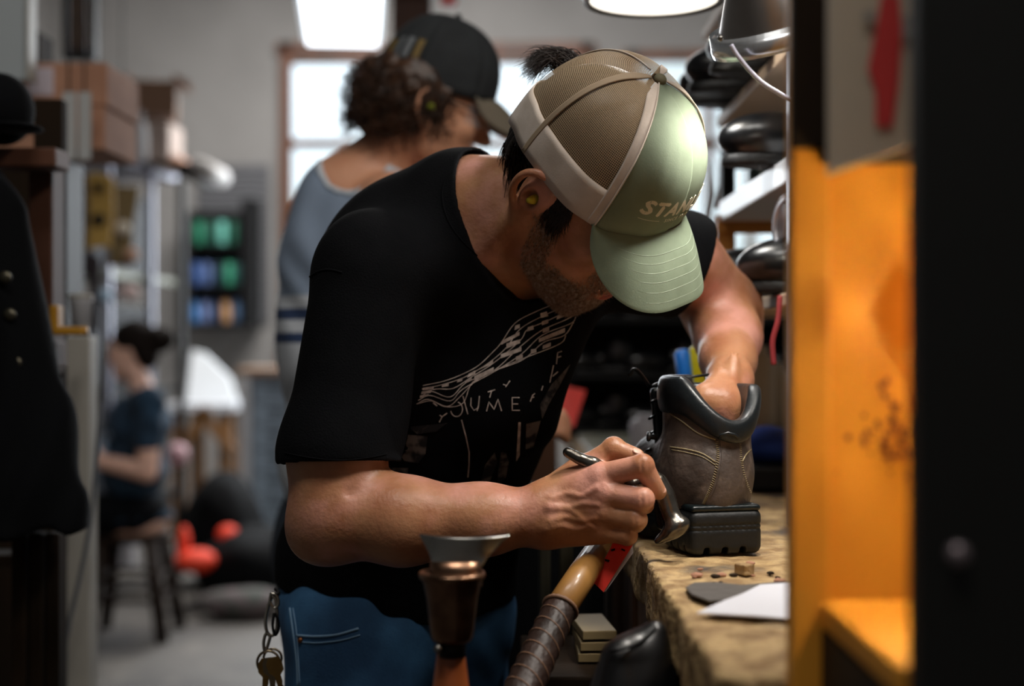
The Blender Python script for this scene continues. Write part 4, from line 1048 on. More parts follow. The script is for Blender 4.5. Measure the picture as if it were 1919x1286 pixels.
dim = [[(60, 940), (110, 925), (275, 940), (262, 1050), (215, 1110), (100, 1090), (70, 1030)], [(150, 880), (400, 855), (330, 910), (210, 925)], [(20, 1140), (155, 1140), (140, 1235), (60, 1225)],
 [(740, 1040), (770, 1040), (790, 1100), (770, 1200), (715, 1255), (725, 1130)], [(640, 1120), (700, 1040), (720, 1100), (660, 1250), (610, 1240)],
 [(900, 860), (990, 840), (975, 900), (945, 1010), (895, 1020)], [(985, 740), (1060, 610), (1180, 480), (1120, 600), (1040, 740), (1000, 830)]]
for b in dim: shirt_poly([[zz(*q) for q in b]], 'printed_patch', m_print_dim)
hem = [on_shirt(x, y, .0006) for x, y in [(534+190*i/30, 836+26*math.sin(.5+2.0*i/30)) for i in range(31)]]
hb = MB(); hb.tube([q for q in hem if q], .0006, 5); obj('hem_stitch', hb, m_tee, shirt)
cs_ = [on_shirt(a_[0], a_[1], .0002) for a_ in smooth_path([np.array([x, y, 0.]) for x, y in ((880, 282), (846, 318), (829, 365), (846, 425), (900, 485), (955, 522))], 8)]
hb = MB(); hb.tube([q for q in cs_ if q], .0009, 6); obj('collar_seam', hb, m_tee, shirt)
sm_ = [on_shirt(x, y, .0002) for x, y in [(566+75*i/20, 531-14*math.sin(PI*i/20)-20*i/20) for i in range(21)]]
hb = MB(); hb.tube([q for q in sm_ if q], .0012, 6); obj('shoulder_seam', hb, m_tee, shirt)

# ---- jeans and shoes
def jeans_fn(p):
    d = blob([(ell(P(745, 1130, 1.735), (.139, .097, .10)), 0), (cone(P(668, 1190, 1.69), P(655, 1500, 1.66)+V3(0, 0, 0), .083, .075), .05), (cone(P(830, 1190, 1.78), P(850, 1480, 1.82), .083, .073), .05),
              (cone((-.215, 1.665, .68), (-.205, 1.68, .50), .074, .062), .04), (cone((-.205, 1.68, .50), (-.20, 1.72, .07), .060, .05), .03),
              (cone((-.075, 1.83, .68), (-.06, 1.85, .50), .073, .062), .04), (cone((-.06, 1.85, .50), (-.05, 1.90, .07), .060, .05), .03),
              (plane((0, 0, .07), (0, 0, -1)), .004, '&')])(p)
    x, y, z = p[:, 0], p[:, 1], p[:, 2]
    return d+.0024*np.sin(z*70+9*np.sin(x*20)+x*40)*(.4+np.clip(.9-z, 0, 1))+.002*wob(p, 55)
jv, jf = nets(jeans_fn, (-.33, 1.52, .05), (.08, 2.0, 1.02), .004)
jeans = obj('jeans', (jv, jf), m_denim, man); j_bvh = bvh_of(jv, jf)
def on_jeans(px, py, off=.001):
    d = Vector(P(px, py, 1.0))-cam.location; h = j_bvh.ray_cast(cam.location, d.normalized())
    if h[0] is None: return None
    return h[0]-d.normalized()*off
def jline(pts, r, name, m=m_seam):
    q = [on_jeans(a[0], a[1]) for a in smooth_path([np.array([x, y, 0.]) for x, y in pts], 8)]; q = [a for a in q if a]
    if len(q) > 2: b = MB(); b.tube(q, r, 6); obj(name, b, m, jeans)
jline([(543, 1140), (550, 1190), (556, 1240), (558, 1286)], .0012, 'side_seam'); jline([(549, 1140), (556, 1190), (562, 1286)], .0006, 'side_seam')
jline([(556, 1191), (590, 1193), (630, 1190), (672, 1178)], .0014, 'pocket_seam'); jline([(558, 1203), (595, 1205), (640, 1200), (675, 1190)], .0007, 'pocket_seam')
jline([(942, 1090), (952, 1108), (968, 1112)], .0016, 'pocket_seam')
q = on_jeans(563, 1200)
if q: b = MB(); b.sphere(q, .0035, 12, 8); obj('rivet', b, mat('copper', '#8a5a3a', rough=.4, metal=1), jeans)
for x, y in ((-.20, 1.72), (-.05, 1.90)):
    shf = blob([(ell(V3(x+.05, y-.045, .05), (.09, .055, .045)), 0), (cone(V3(x, y, .11), V3(x, y, .05), .052, .05), .03), (ell(V3(x+.10, y-.085, .04), (.055, .045, .035)), .03), (plane((0, 0, .0), (0, 0, -1)), .004, '&')])
    obj('shoe', nets(shf, (x-.1, y-.2, -.01), (x+.22, y+.1, .16), .005), m_shoe, man)
# ================================================================== the second man, further along the bench
def frame_of(Fv, Uv):
    Fv = np.array(Fv, float); Fv /= np.linalg.norm(Fv); Uv = np.array(Uv, float); Uv -= Fv*(Uv@Fv); Uv /= np.linalg.norm(Uv)
    return np.stack([np.cross(Fv, Uv), Fv, Uv], 1)
D2 = 2.43
HM = frame_of((.90, .16, -.30), (.26, -.10, .95)); HT = P(800, 205, D2)
man2 = thing('person', 'man with curly brown hair, dark cap and grey-blue tank top standing behind the first man', 'person', (-.25, 2.45, 0))
t2 = blob([(ell(P(660, 860, 2.48), (.125, .10, .14)), 0), (ell(P(655, 640, 2.47), (.125, .11, .16)), .05), (ell(P(665, 480, 2.46), (.125, .105, .12)), .05), (cone(P(600, 410, 2.60), P(735, 385, 2.36), .052, .052), .05), (ell(P(650, 370, 2.46), (.075, .07, .06)), .05)])
def torso2(g): return lambda p: t2(p)-g
n2 = cone(P(660, 345, 2.47), P(770, 265, 2.44), .060, .056)
a2 = blob([(chain([P(735, 390, 2.35), P(790, 640, 2.27), P(960, 770, 2.20)], [.052, .042, .03]), 0), (chain([P(590, 410, 2.62), P(620, 640, 2.74), P(860, 760, 2.6)], [.05, .042, .03]), .02)])
hand2 = blob([(chain([P(960, 770, 2.20), P(1010, 785, 2.19)], [.026, .03]), 0)]+[(chain([P(1010, 770+13*k, 2.19), P(1050, 775+12*k, 2.18), P(1060, 790+11*k, 2.19)], [.010, .009, .008]), .008) for k in range(4)]+[(chain([P(985, 762, 2.18), P(1025, 752, 2.17)], [.012, .009]), .01)]+
    [(chain([P(860, 760, 2.6), P(905, 775, 2.6)], [.026, .028]), .02)]+[(chain([P(905, 762+11*k, 2.6), P(940, 768+10*k, 2.59), P(948, 780+9*k, 2.6)], [.010, .009, .008]), .008) for k in range(4)]+[(chain([P(885, 755, 2.59), P(918, 745, 2.58)], [.012, .009]), .01)])
h2 = local(head_l, HM, HT)
def body2(p):
    d = smin(torso2(-.003)(p), n2(p), .04); d = smin(d, a2(p), .035); d = smin(d, hand2(p), .012); return smin(d, h2(p), .02)
legs2 = blob([(ell(V3(-.27, 2.50, .94), V3(.14, .10, .11)), 0), (chain([V3(-.33, 2.47, .88), V3(-.30, 2.48, .5), V3(-.32, 2.50, .08)], [.088, .062, .05]), .04), (chain([V3(-.20, 2.53, .88), V3(-.17, 2.54, .5), V3(-.18, 2.58, .08)], [.088, .062, .05]), .04)])
obj('body', nets(lambda p: smin(body2(p), legs2(p)+.012, .03), (-.50, 2.1, .05), (.14, 2.85, 1.86), .0042), mat('fair_skin', '#d8a080', rough=.45, color2='#cc9272', scale=20, sss=.1, bump=.08, bscale=120), man2)
stripes = mat('tank_cloth', '#8a9bb2', rough=.85, color2='#5c6d84', scale=60, bump=.2, bscale=300)
nt = stripes.node_tree; bs = nt.nodes['Principled BSDF']; tcn = nt.nodes.new('ShaderNodeTexCoord'); sp = nt.nodes.new('ShaderNodeSeparateXYZ'); nt.links.new(tcn.outputs['Object'], sp.inputs[0])
cr = nt.nodes.new('ShaderNodeValToRGB'); mr = nt.nodes.new('ShaderNodeMapRange'); mr.inputs[1].default_value = 1.0; mr.inputs[2].default_value = 1.5; nt.links.new(sp.outputs[2], mr.inputs[0]); nt.links.new(mr.outputs[0], cr.inputs[0])
cr.color_ramp.interpolation = 'CONSTANT'; E0 = cr.color_ramp.elements; E0[0].position = 0; E0[0].color = lin('#c6ccd4'); E0[1].position = .50; E0[1].color = lin('#2c3f63')
for pos, c in ((.535, '#c6ccd4'), (.575, '#2c3f63'), (.615, '#c6ccd4'), (.66, '#8a9bb2')): e = E0.new(pos); e.color = lin(c)
nt.links.new(cr.outputs[0], bs.inputs['Base Color'])
def tank(p):
    d = torso2(.006)(p); f = .002*np.sin(p[:, 0]*90+6*np.sin(p[:, 2]*14)); d = smin(d, cone(P(640, 360, 2.46), P(690, 330, 2.44), .06)(p), .03)+f
    d = smax(d, -ell(P(668, 282, 2.43), (.062, .16, .086))(p), .004)
    d = smax(d, -ell(P(752, 400, 2.33), (.072, .085, .108))(p), .004)
    d = smax(d, -ell(P(560, 420, 2.66), (.07, .08, .11))(p), .004)
    d = smax(d, plane((0, 0, .94), (0, 0, -1))(p), .003); return d
tv, tf = nets(tank, (-.46, 2.2, .90), (.0, 2.75, 1.62), .0042)
tk = obj('tank_top', (tv, tf), stripes, man2); tk_b = bvh_of(tv, tf)
def ring_trim(ce, rr):
    """welt along the cut edge of an opening"""
    ce = np.asarray(ce, float); rr = np.asarray(rr, float); e1 = ell(ce, rr); vv = tv.astype(np.float32)
    g = np.abs(e1(vv)); t6 = torso2(.006)(vv)
    return (g < .010) & (t6 > -.006)
for ce, rr in ((P(668, 282, 2.43), (.062, .16, .086)), (P(752, 400, 2.33), (.072, .085, .108))):
    k = ring_trim(ce, rr); f_ = tf[k[tf].all(1)]
    if len(f_):
        bmv = bmesh.new(); nv_ = {}; 
        for q in f_:
            for i in q:
                if i not in nv_: nv_[i] = bmv.verts.new([float(c) for c in tv[i]])
            try: bmv.faces.new([nv_[i] for i in q])
            except ValueError: pass
        bmv.normal_update()
        for v in bmv.verts: v.co += v.normal*.0022
        m_ = MB(); m_.bm.free(); m_.bm = bmv; o = obj('trim', m_, mat('white_welt', '#c3cbd4', rough=.8), tk); sm = o.modifiers.new('s', 'SOLIDIFY'); sm.thickness = .003; sm.offset = -1
obj('trousers', nets(lambda p: legs2(p), (-.45, 2.3, .05), (0, 2.75, 1.08), .007), mat('dark_denim', '#1a2430', rough=.85), man2)
for x, y in ((-.32, 2.50), (-.18, 2.58)):
    f = blob([(ell(V3(x+.06, y, .045), V3(.13, .05, .045)), 0), (cone(V3(x, y, .11), V3(x, y, .05), .052), .03), (plane((0, 0, 0), (0, 0, -1)), .003, '&')]); obj('shoe', nets(f, (x-.1, y-.08, -.01), (x+.2, y+.08, .18), .008), m_shoe, man2)
# curls
m_curl = mat('curly_hair', '#2a190f', rough=.45, color2='#4d3220', scale=45, lo=.4, hi=.65)
hb2 = blob([(ell(V3(0, -.022, .02), (.092, .100, .085)), 0), (ell(V3(0, -.075, -.015), (.075, .05, .06)), .03)])
fn = lambda q: smax(smax(hb2(q), plane(V3(0, .035, 0), V3(0, 1, .1))(q), .01), -ell(V3(0, .07, -.03), (.2, .055, .07))(q), .01)+.005*wob(q, 150)
hr2 = obj('hair', nets(local(fn, HM, HT), HT-.2, HT+.2, .004), m_curl, man2)
lines = []
for i in range(900):
    a = random.uniform(0, 2*PI); el_ = random.uniform(-.9, .55); d0 = np.array([math.cos(a)*math.cos(el_), math.sin(a)*math.cos(el_), math.sin(el_)])
    b0 = np.array([0, -.03, .01])+d0*np.array([.09, .10, .085])
    if b0[1] > .045 or (abs(b0[0]) > .05 and b0[1] > .03 and b0[2] < -.02): continue
    if b0[2] < -.04: b0 = np.array([b0[0]*.8, b0[1]-.015, b0[2]])
    L_ = random.uniform(.02, .045); rc = random.uniform(.004, .008); ax = d0*.5+np.array([0, -.2, -.8]); ax /= np.linalg.norm(ax); u_ = np.cross(ax, [1, .2, 0]); u_ /= np.linalg.norm(u_); w_ = np.cross(ax, u_); ph = random.uniform(0, 6)
    lines.append([HT+HM@(b0+ax*L_*t+(u_*math.cos(ph+t*9)+w_*math.sin(ph+t*9))*rc*(.4+t*.7)) for t in np.linspace(0, 1, 13)])
obj('curl', strands(lines, .0013), m_curl, hr2, smooth=False)
# cap
cap = bpy.data.objects.new('baseball_cap', None); COL.objects.link(cap); cap.parent = man2; tag(cap, 'dark grey baseball cap worn low')
m_cg = mat('charcoal_canvas', '#202427', rough=.85, color2='#191c1f', scale=30, bump=.2, bscale=500); m_cb = mat('cap_beige', '#675e50', rough=.85)
HT = HT+HM@np.array([0, 0, .004])
for s in (1, -1):
    panel('front_panel', 0, s*TC, m=m_cb if 0 else m_cg, parent=cap, nu=14, nv=18); panel('side_panel', s*TC, s*1.95, m=m_cg, parent=cap, nu=14, nv=18); panel('back_panel', s*1.95, s*(PI-.0), m=m_cg, parent=cap, nu=14, nv=18)
mb = MB(); mb.grid(lambda u, v: brim(u, v), 30, 12); o = obj('brim', mb.fix(), m_cb, cap); sm = o.modifiers.new('s', 'SOLIDIFY'); sm.thickness = .004
bt = MB(); bt.sphere(H(0, 0, .16), .006); obj('cap_button', bt, m_cg, cap)
if 0: ribbon('trim_band', lambda u: (-TC-.1+(2*TC+.2)*u, .90), lambda u: (-TC-.1+(2*TC+.2)*u, .99), 30, m_cb, .001, cap)
for k, (a0, a1, p0, p1, c) in enumerate(((2.0, 2.12, .66, .86, '#6f5a2c'), (2.2, 2.32, .66, .86, '#6a6e72'), (2.40, 2.50, .66, .84, '#5a5e62'), (2.58, 2.7, .68, .86, '#6f5a2c'))):
    ribbon('badge', lambda u: (a0+(a1-a0)*u, p0), lambda u: (a0+(a1-a0)*u, p1), 4, mat('badge_thread', c, rough=.7), .0016, cap)
# safety glasses
gl = MB(); pts = [H(.080, -.005, .018), H(.078, .05, .018), H(.066, .092, .016)]; gl.tube(smooth_path(pts, 5), .0022, 8); go = obj('glasses_frame', gl, m_dkframe, man2)
gl = MB(); gl.grid(lambda u, v: H(.066*math.cos(u*PI), .060+.052*math.sin(u*PI)**.6, -.008+.034*v), 24, 3); o = obj('lens', gl, m_glass, go); sm = o.modifiers.new('s', 'SOLIDIFY'); sm.thickness = .0015
pl_ = MB(); pl_.tube([H(.078, .0, .0), H(.092, 0, -.002)], .006, 10); obj('earplug', pl_, mat('lime_foam', '#9aa52c', rough=.7), man2)

# ================================================================== the seated woman
HM = frame_of((-.98, -.02, -.20), (-.18, 0, .98)); HT = P(247, 662, 6.05)
wom = thing('person', 'woman with dark tied hair and dark blue t-shirt sitting on a wooden stool', 'person', (-1.62, 6.07, 0))
h3 = local(lambda q: head_l(q/.94)*.94, HM, HT)
tw = blob([(ell(P(252, 975, 6.07), (.155, .16, .11)), 0), (ell(P(252, 880, 6.07), (.135, .15, .14)), .05), (ell(P(260, 795, 6.07), (.135, .155, .125)), .05), (cone(P(272, 752, 5.93), P(272, 752, 6.21), .052), .05)])
aw = blob([(chain([P(282, 755, 5.91), P(276, 885, 5.88), P(175, 862, 5.92)], [.05, .043, .028]), 0), (chain([P(275, 755, 6.22), P(268, 885, 6.26), P(178, 852, 6.15)], [.05, .043, .028]), .02)])
hw = blob([(ell(P(165, 862, 5.93), (.035, .025, .03)), 0), (ell(P(167, 852, 6.14), (.035, .025, .03)), .005)]+[(chain([P(158, 856+5*k, 5.93+y0), P(148, 858+5*k, 5.935+y0), P(146, 864+4*k, 5.95+y0)], [.009, .008, .007]), .006) for y0 in (0, .2) for k in range(4)]+[(chain([P(168, 850, 5.93+y0), P(156, 846, 5.95+y0)], [.010, .008]), .006) for y0 in (0, .2)])
lw = lambda g: blob([(chain([(-1.60, 6.0, .52), (-1.98, 5.96, .53), (-1.93, 5.97, .10)], [.088+g, .062+g, .045+g]), 0), (chain([(-1.60, 6.16, .52), (-1.98, 6.2, .53), (-1.93, 6.19, .10)], [.088+g, .062+g, .045+g]), .02), (ell(V3(-1.60, 6.08, .53), (.14+g, .16+g, .09+g)), .04)])
nw = cone(P(272, 745, 6.06), P(252, 690, 6.05), .050, .046)
def bodyw(p):
    d = smin(tw(p)+.010, nw(p), .04); d = smin(d, aw(p), .02); d = smin(d, hw(p), .012); d = smin(d, lw(-.012)(p), .03); return smin(d, h3(p), .02)
obj('body', nets(bodyw, (-2.15, 5.75, .06), (-1.35, 6.40, 1.45), .0085), mat('woman_skin', '#e2b29c', rough=.45, sss=.1), wom)
slw = blob([(cone(P(282, 755, 5.91), P(277, 825, 5.895), .062, .058), 0), (cone(P(275, 755, 6.22), P(268, 825, 6.24), .062, .058), .01), (cone(P(282, 790, 5.92), P(255, 860, 6.0), .05), .03)])
def shw(p):
    d = smin(tw(p)-.006, slw(p), .03)+.005*np.sin(p[:, 2]*50+5*np.sin(p[:, 0]*22))
    d = smax(d, -cone(P(268, 735, 6.06), P(250, 690, 6.05), .062)(p), .006); return smax(d, plane((0, 0, .50), (0, 0, -1))(p), .004)
m_teal = mat('dark_teal_cotton', '#16344a', rough=.85, color2='#0e2436', scale=10)
sw = obj('t_shirt', nets(shw, (-1.95, 5.75, .45), (-1.3, 6.40, 1.22), .0075), m_teal, wom)
for k, (x, y, r) in enumerate(((212, 790, .032), (196, 838, .038), (205, 815, .02))):
    b = MB(); b.sphere(P(x, y, 5.985), (.012, r, r*.9)); tag(obj('chest_print', b, mat('pale_ink', '#8fa3b8', rough=.8), sw), 'pale blue print on the front')
obj('trousers', nets(lw(.004), (-2.15, 5.75, .06), (-1.35, 6.40, .72), .010), mat('black_trousers', '#06070a', rough=.9, spec=.1), wom)
for y in (5.97, 6.19):
    f = blob([(ell(V3(-1.99, y, .045), V3(.12, .045, .045)), 0), (cone(V3(-1.93, y, .12), V3(-1.93, y, .05), .05), .03), (plane((0, 0, 0), (0, 0, -1)), .003, '&')]); obj('shoe', nets(f, (-2.2, y-.08, -.01), (-1.8, y+.08, .2), .010), m_shoe, wom)
hf = blob([(ell(V3(0, -.022, .048), (.083, .100, .092)), 0), (ell(V3(0, -.062, -.022), (.066, .050, .060)), .03), (plane(V3(0, .045, .03), V3(0, 1, -.35)), .012, '&')])
hfn = lambda q: smax(hf(q), -ell(V3(0, .03, -.03), (.2, .055, .05))(q), .01)+.002*np.sin(q[:, 2]*400+q[:, 0]*200)
bun = blob([(ell(V3(0, -.115, .035), (.062, .058, .058)), 0), (ell(V3(.0, -.155, .03), (.042, .040, .036)), .03)])
m_hairw = mat('brown_hair', '#17100c', rough=.8, spec=.1)
hh_ = obj('hair', nets(local(hfn, HM, HT), HT-.25, HT+.25, .006), m_hairw, wom); obj('hair_bun', nets(local(lambda q: bun(q)+.004*wob(q, 90), HM, HT), HT-.28, HT+.28, .006), m_hairw, hh_)
# stool
st = thing('wooden_stool', 'dark brown wooden stool under the seated woman', 'stool', (-1.62, 6.07, 0)); m_st = mat('stool_wood', '#24170e', rough=.7, spec=.2)
b = MB(); b.lathe([(.14, -.03), (.16, -.02), (.165, 0), (.15, .012)], (-1.62, 6.08, .435), n=28); obj('seat', b, m_st, st)
for sx in (-1, 1):
    for sy in (-1, 1):
        b = MB(); b.tube([(-1.62+sx*.10, 6.08+sy*.10, .42), (-1.62+sx*.165, 6.08+sy*.165, .0)], [.032, .027], 10); obj('leg', b, m_st, st)
for z, k in ((.17, .14), (.26, .125)):
    for a, c in (((-k, -k), (k, -k)), ((-k, k), (k, k)), ((-k, -k), (-k, k)), ((k, -k), (k, k))):
        b = MB(); b.tube([(-1.62+a[0], 6.08+a[1], z), (-1.62+c[0], 6.08+c[1], z)], .011, 8); obj('rung', b, m_st, st)
# ================================================================== workbench and what lies on it
BZ = 1.03
m_bench = mat('worn_bench_top', '#c0a272', rough=.7, color2='#8f7048', scale=42, detail=10, bump=.7, bscale=120, lo=.4, hi=.62, color3='#4f463f', scale3=9, lo3=.58, hi3=.68)
m_face = mat('bench_front_wood', '#6e4a2e', rough=.65, color2='#472c18', scale=10, detail=7, bump=.4, bscale=30, stretch=(1, 1, .12), color3='#8a6440', scale3=22, lo3=.6, hi3=.7)
bench = thing('workbench', 'long worn wooden workbench running away from the camera at right', 'workbench', (.5, 2.2, 0))
slabf = rbox((.585, 2.27, 1.0), (.45, 1.33, .030), .006)
def slab(p):
    e = np.clip(1-np.abs(p[:, 0]-.135)/.05, 0, 1)+np.clip(1-np.abs(p[:, 1]-.94)/.05, 0, 1)
    return slabf(p)+(.0016*wob(p, 90)+.0012*wob(p, 210, 2)+e*(.004*wob(p, 37, 5)+.0015*wob(p, 140, 3)+.002))
lowres = clip(nets(slab, (.11, 1.72, .92), (1.06, 3.64, 1.06), .0075), lambda v: v[:, 1] > 1.719)
top = obj('bench_top', join([clip(nets(slab, (.11, .90, .92), (1.06, 1.73, 1.06), .004), lambda v: v[:, 1] < 1.7285), lowres]), m_bench, bench)
for i in range(19):                      # upright boards of the front
    y0 = .965+i*.14; b = MB(); b.box((.160+.004*math.sin(i*2.3), y0+.066, .485), (.03, .128, .966)); obj('front_board', b, m_face, bench, smooth=False, bevel=.004)
b = MB(); 
for i in range(6): b.box((.26+i*.145, .975, .485), (.138, .03, .966))
obj('end_board', b, m_face, bench, smooth=False, bevel=.004)
for x in (.24, .95):
    for y in (1.05, 3.5): bx('leg', (x, y, .47), (.09, .09, .94), m_darkwood, bench)
bx('back_board', (1.0, 2.27, .50), (.03, 2.6, .88), m_face, bench)
# dark gap filler: low rail with a tool rack in front of the boards
rk = thing('tool_rack', 'wooden tool rack board fixed low on the front of the workbench', 'rack', (.0, 1.2, .80))
b = MB(); b.box((.0, 1.22, .815), (.29, .22, .03)); obj('rack_board', b, m_darkwood, rk, smooth=False, bevel=.003)
bx('bracket', (.135, 1.22, .76), (.03, .2, .1), m_darkwood, rk)
bx('rack_leg', (-.11, 1.22, .40), (.04, .04, .80), m_darkwood, rk)

# ---- the boot
TH = math.atan2(.26, .966); BT = np.array([.2205, 1.466, BZ+.001])
BM = np.array([[math.cos(TH), -math.sin(TH), 0], [math.sin(TH), math.cos(TH), 0], [0, 0, 1]])
def B(x, y, z): return BT+BM@np.array([x, y, z])
boot = thing('hiking_boot', 'worn brown leather hiking boot with black padded collar standing on the workbench', 'boot', BT)
m_bl = mat('brown_boot_leather', '#564941', rough=.5, color2='#3a302a', scale=22, detail=8, bump=.15, bscale=110, color3='#76675c', scale3=30, lo3=.56, hi3=.68)
m_blk = mat('black_padded_leather', '#14181b', rough=.36, color2='#151a1c', scale=30, bump=.06, bscale=160)
m_rub = mat('black_rubber', '#060808', rough=.55, color2='#0b0e0f', scale=40, bump=.1)
m_yth = mat('yellow_thread', '#8f8161', rough=.7)
lean = lambda z: .008*max(0, (z-.05))/.12
shaft_i = [cone(V3(0, .062, .08), V3(.008, .064, .22), 1, 1)]
def shaft(g):
    def f(p):
        z = p[:, 2]; cx = .010*np.clip((z-.06)/.12, 0, 2); cy = .060+.006*np.clip((z-.06)/.12, 0, 2)
        rx = .0415+.0065*np.clip((z-.07)/.10, 0, 1.3)+g; ry = .056+.004*np.clip((z-.07)/.1, 0, 1.3)+g
        q = np.sqrt(((p[:, 0]-cx)/rx)**2+((p[:, 1]-cy)/ry)**2)
        return np.maximum((q-1)*rx*.92, .05-z)
    return f
def rimz(p):
    cx = .010; a = np.arctan2(p[:, 0]-.012, -(p[:, 1]-.064))      # 0 at the back
    s = np.clip(np.abs(a)/1.15, 0, 1); s = s*s*(3-2*s); return .139+np.where(a < 0, .045, .036)*s
def foot(g): return blob([(ell(V3(0, .040, .072), (.039+g, .040+g, .040+g)), 0), (cone(V3(0, .06, .085), V3(0, .16, .078), .042+g, .040+g), .03), (cone(V3(0, .16, .07), V3(.002, .225, .060), .042+g, .036+g), .02), (ell(V3(.002, .245, .062), (.040+g, .045+g, .030+g)), .02)])
def upper_fn(p):
    d = smin(shaft(0)(p), foot(0)(p), .018); d = smax(d, .043-p[:, 2], .002)
    d = smax(d, p[:, 2]-(rimz(p)-.008), .002)
    low = (p[:, 2]-(rimz(p)-.036))
    d = d+.0012*np.exp(-(low/.006)**2)*0+.0009*wob(p, 120)
    return smax(d, -smax(shaft(-.006)(p), .07-p[:, 2], .006), .002)
def collar_fn(p):
    z = p[:, 2]; rz_ = rimz(p); lowz = rz_-.024-(rz_-.139)*.35; mid = (rz_+lowz)/2
    bulge = .0045*np.clip(1-((z-mid)/.022)**2, 0, 1)+.0012
    d = shaft(0)(p)-bulge; d = smax(d, z-rz_, .005); d = smax(d, lowz-z, .002)
    return smax(d, -shaft(-.0095)(p), .004)
loB, hiB = BT+V3(-.10, -.04, -.01), BT+V3(.10, .33, .22)
uv_, uf_ = nets(local(upper_fn, BM, BT), loB, hiB, .0021); up = obj('upper', (uv_, uf_), m_bl, boot)
cv_, cf_ = nets(local(collar_fn, BM, BT), loB, hiB, .0021); obj('collar', (cv_, cf_), m_blk, boot)
u_b = bvh_of(uv_, uf_); c_b = bvh_of(cv_, cf_)
def sole_fn(p):
    d = smin(rbox(V3(0, .036, .024), (.0405, .040, .0235), .009)(p), rbox(V3(0, .12, .030), (.034, .07, .015), .01)(p), .02)
    d = smin(d, smax(ell(V3(.001, .205, .022), (.049, .088, .05))(p), np.abs(p[:, 2]-.024)-.0225, .004), .02)
    z = p[:, 2]
    for gz in (.0270, .0315): d = d+.0013*np.exp(-((z-gz)/.0011)**2)
    d = smax(d, -z, .001); d = smax(d, z-.0475, .004)
    for gx in (-.022, -.002, .018): d = smax(d, -rbox(V3(gx, 0, 0), (.0032, .014, .009), .001)(p), .0008)
    for gy in (.016, .034, .052, .11, .135, .16, .185, .21, .235): d = smax(d, -rbox(V3(-.042, gy, 0), (.014, .003, .010), .001)(p), .0008); d = smax(d, -rbox(V3(.042, gy, 0), (.014, .003, .010), .001)(p), .0008)
    return d
obj('sole', nets(local(sole_fn, BM, BT), loB, hiB, .0016), m_rub, boot)
wl = blob([(rbox(V3(0, .036, .0485), (.0385, .0385, .0035), .003), 0)]); obj('welt', nets(local(wl, BM, BT), loB, hiB, .0018), mat('dark_rubber_welt', '#10181a', rough=.3), boot)
def on_boot(px, py, bv, off=.0003):
    d = (Vector(P(px, py, 1.0))-cam.location).normalized(); h = bv.ray_cast(cam.location, d)
    return None if h[0] is None else h[0]-d*off
def bline(px, r, name, m, bv=u_b, dash=False):
    q = [on_boot(a[0], a[1], bv) for a in smooth_path([np.array([x, y, 0.]) for x, y in px], 9)]; q = [a for a in q if a]
    if len(q) < 3: return
    b = MB()
    if dash:
        for i in range(len(q)-1):
            mid = (q[i]+q[i+1])/2; L = (q[i+1]-q[i]); side = L.normalized().cross(Vector((0, 1, 0)))*r*2.6
            b.tube([mid-side-L*.18, mid+side+L*.18], r*.8, 5)
        o = obj(name, b, m, boot); o['kind'] = 'stuff' if False else 'part'; del o['kind']
    else: b.tube(q, r, 6); obj(name, b, m, boot)
bline([(1343, 826), (1345, 860), (1337, 900), (1325, 930), (1318, 945)], .0006, 'stitched_seam', m_yth, dash=True)
bline([(1350, 826), (1352, 862), (1344, 902), (1332, 932)], .0004, 'stitched_seam', m_bl)
bline([(1386, 826), (1389, 862), (1397, 900), (1410, 930), (1417, 945)], .0006, 'stitched_seam', m_yth, dash=True)
for L_ in ([(1250, 772), (1278, 790), (1308, 812), (1341, 824)], [(1256, 838), (1285, 842), (1315, 850), (1341, 866)], [(1431, 833), (1415, 838), (1400, 850), (1391, 866)], [(1388, 824), (1402, 810), (1418, 786)]):
    bline(L_, .0008, 'leather_edge', m_yth)
for L_ in ([(1258, 843), (1285, 848), (1315, 856), (1341, 872)],): bline(L_, .0005, 'leather_edge', m_yth)
# pull tab at the back and the strip below it
q = [on_boot(x, y, c_b, -.001) for x, y in ((1347, 822), (1352, 815), (1364, 812), (1376, 815), (1383, 822))]; q = [a for a in q if a]
if len(q) > 2: b = MB(); b.tube(q, .0022, 8); obj('pull_tab', b, m_blk, boot)
for c in ((-.050, .078, .118), (-.0495, .096, .095), (-.049, .112, .085), (.050, .085, .145), (.050, .10, .115)):
    b = MB(); s = -1 if c[0] < 0 else 1; a = B(*c); e_ = BM@np.array([s, .3, .1]); b.lathe([(.001, -.004), (.0035, -.004), (.0028, .002), (.0055, .004), (.005, .007), (.001, .0075)], a, e_, 12); obj('lace_hook', b, m_dsteel, boot)
tg = blob([(rbox(V3(-.004, .126, .128), (.028, .005, .042), .004, np.array(Matrix.Rotation(-.25, 3, 'X'))), 0)]); obj('tongue', nets(local(tg, BM, BT), loB, hiB, .0024), m_blk, boot)
b = MB()
for k in range(5):
    z = .10+.018*k; y = .135-.004*k; pts = [B(-.044, y-.02, z), B(-.02, y+.006, z+.004), B(.02, y+.006, z+.010), B(.044, y-.02, z+.014)]; b.tube(smooth_path(pts, 5), .0016, 6)
obj('lace', b, m_blk, boot)
b = MB(); b.tube(smooth_path([B(-.04, .118, .172), B(-.052, .115, .186), B(-.060, .112, .190), B(-.066, .11, .183)], 5), .0022, 6); obj('lace_end', b, m_blk, boot)

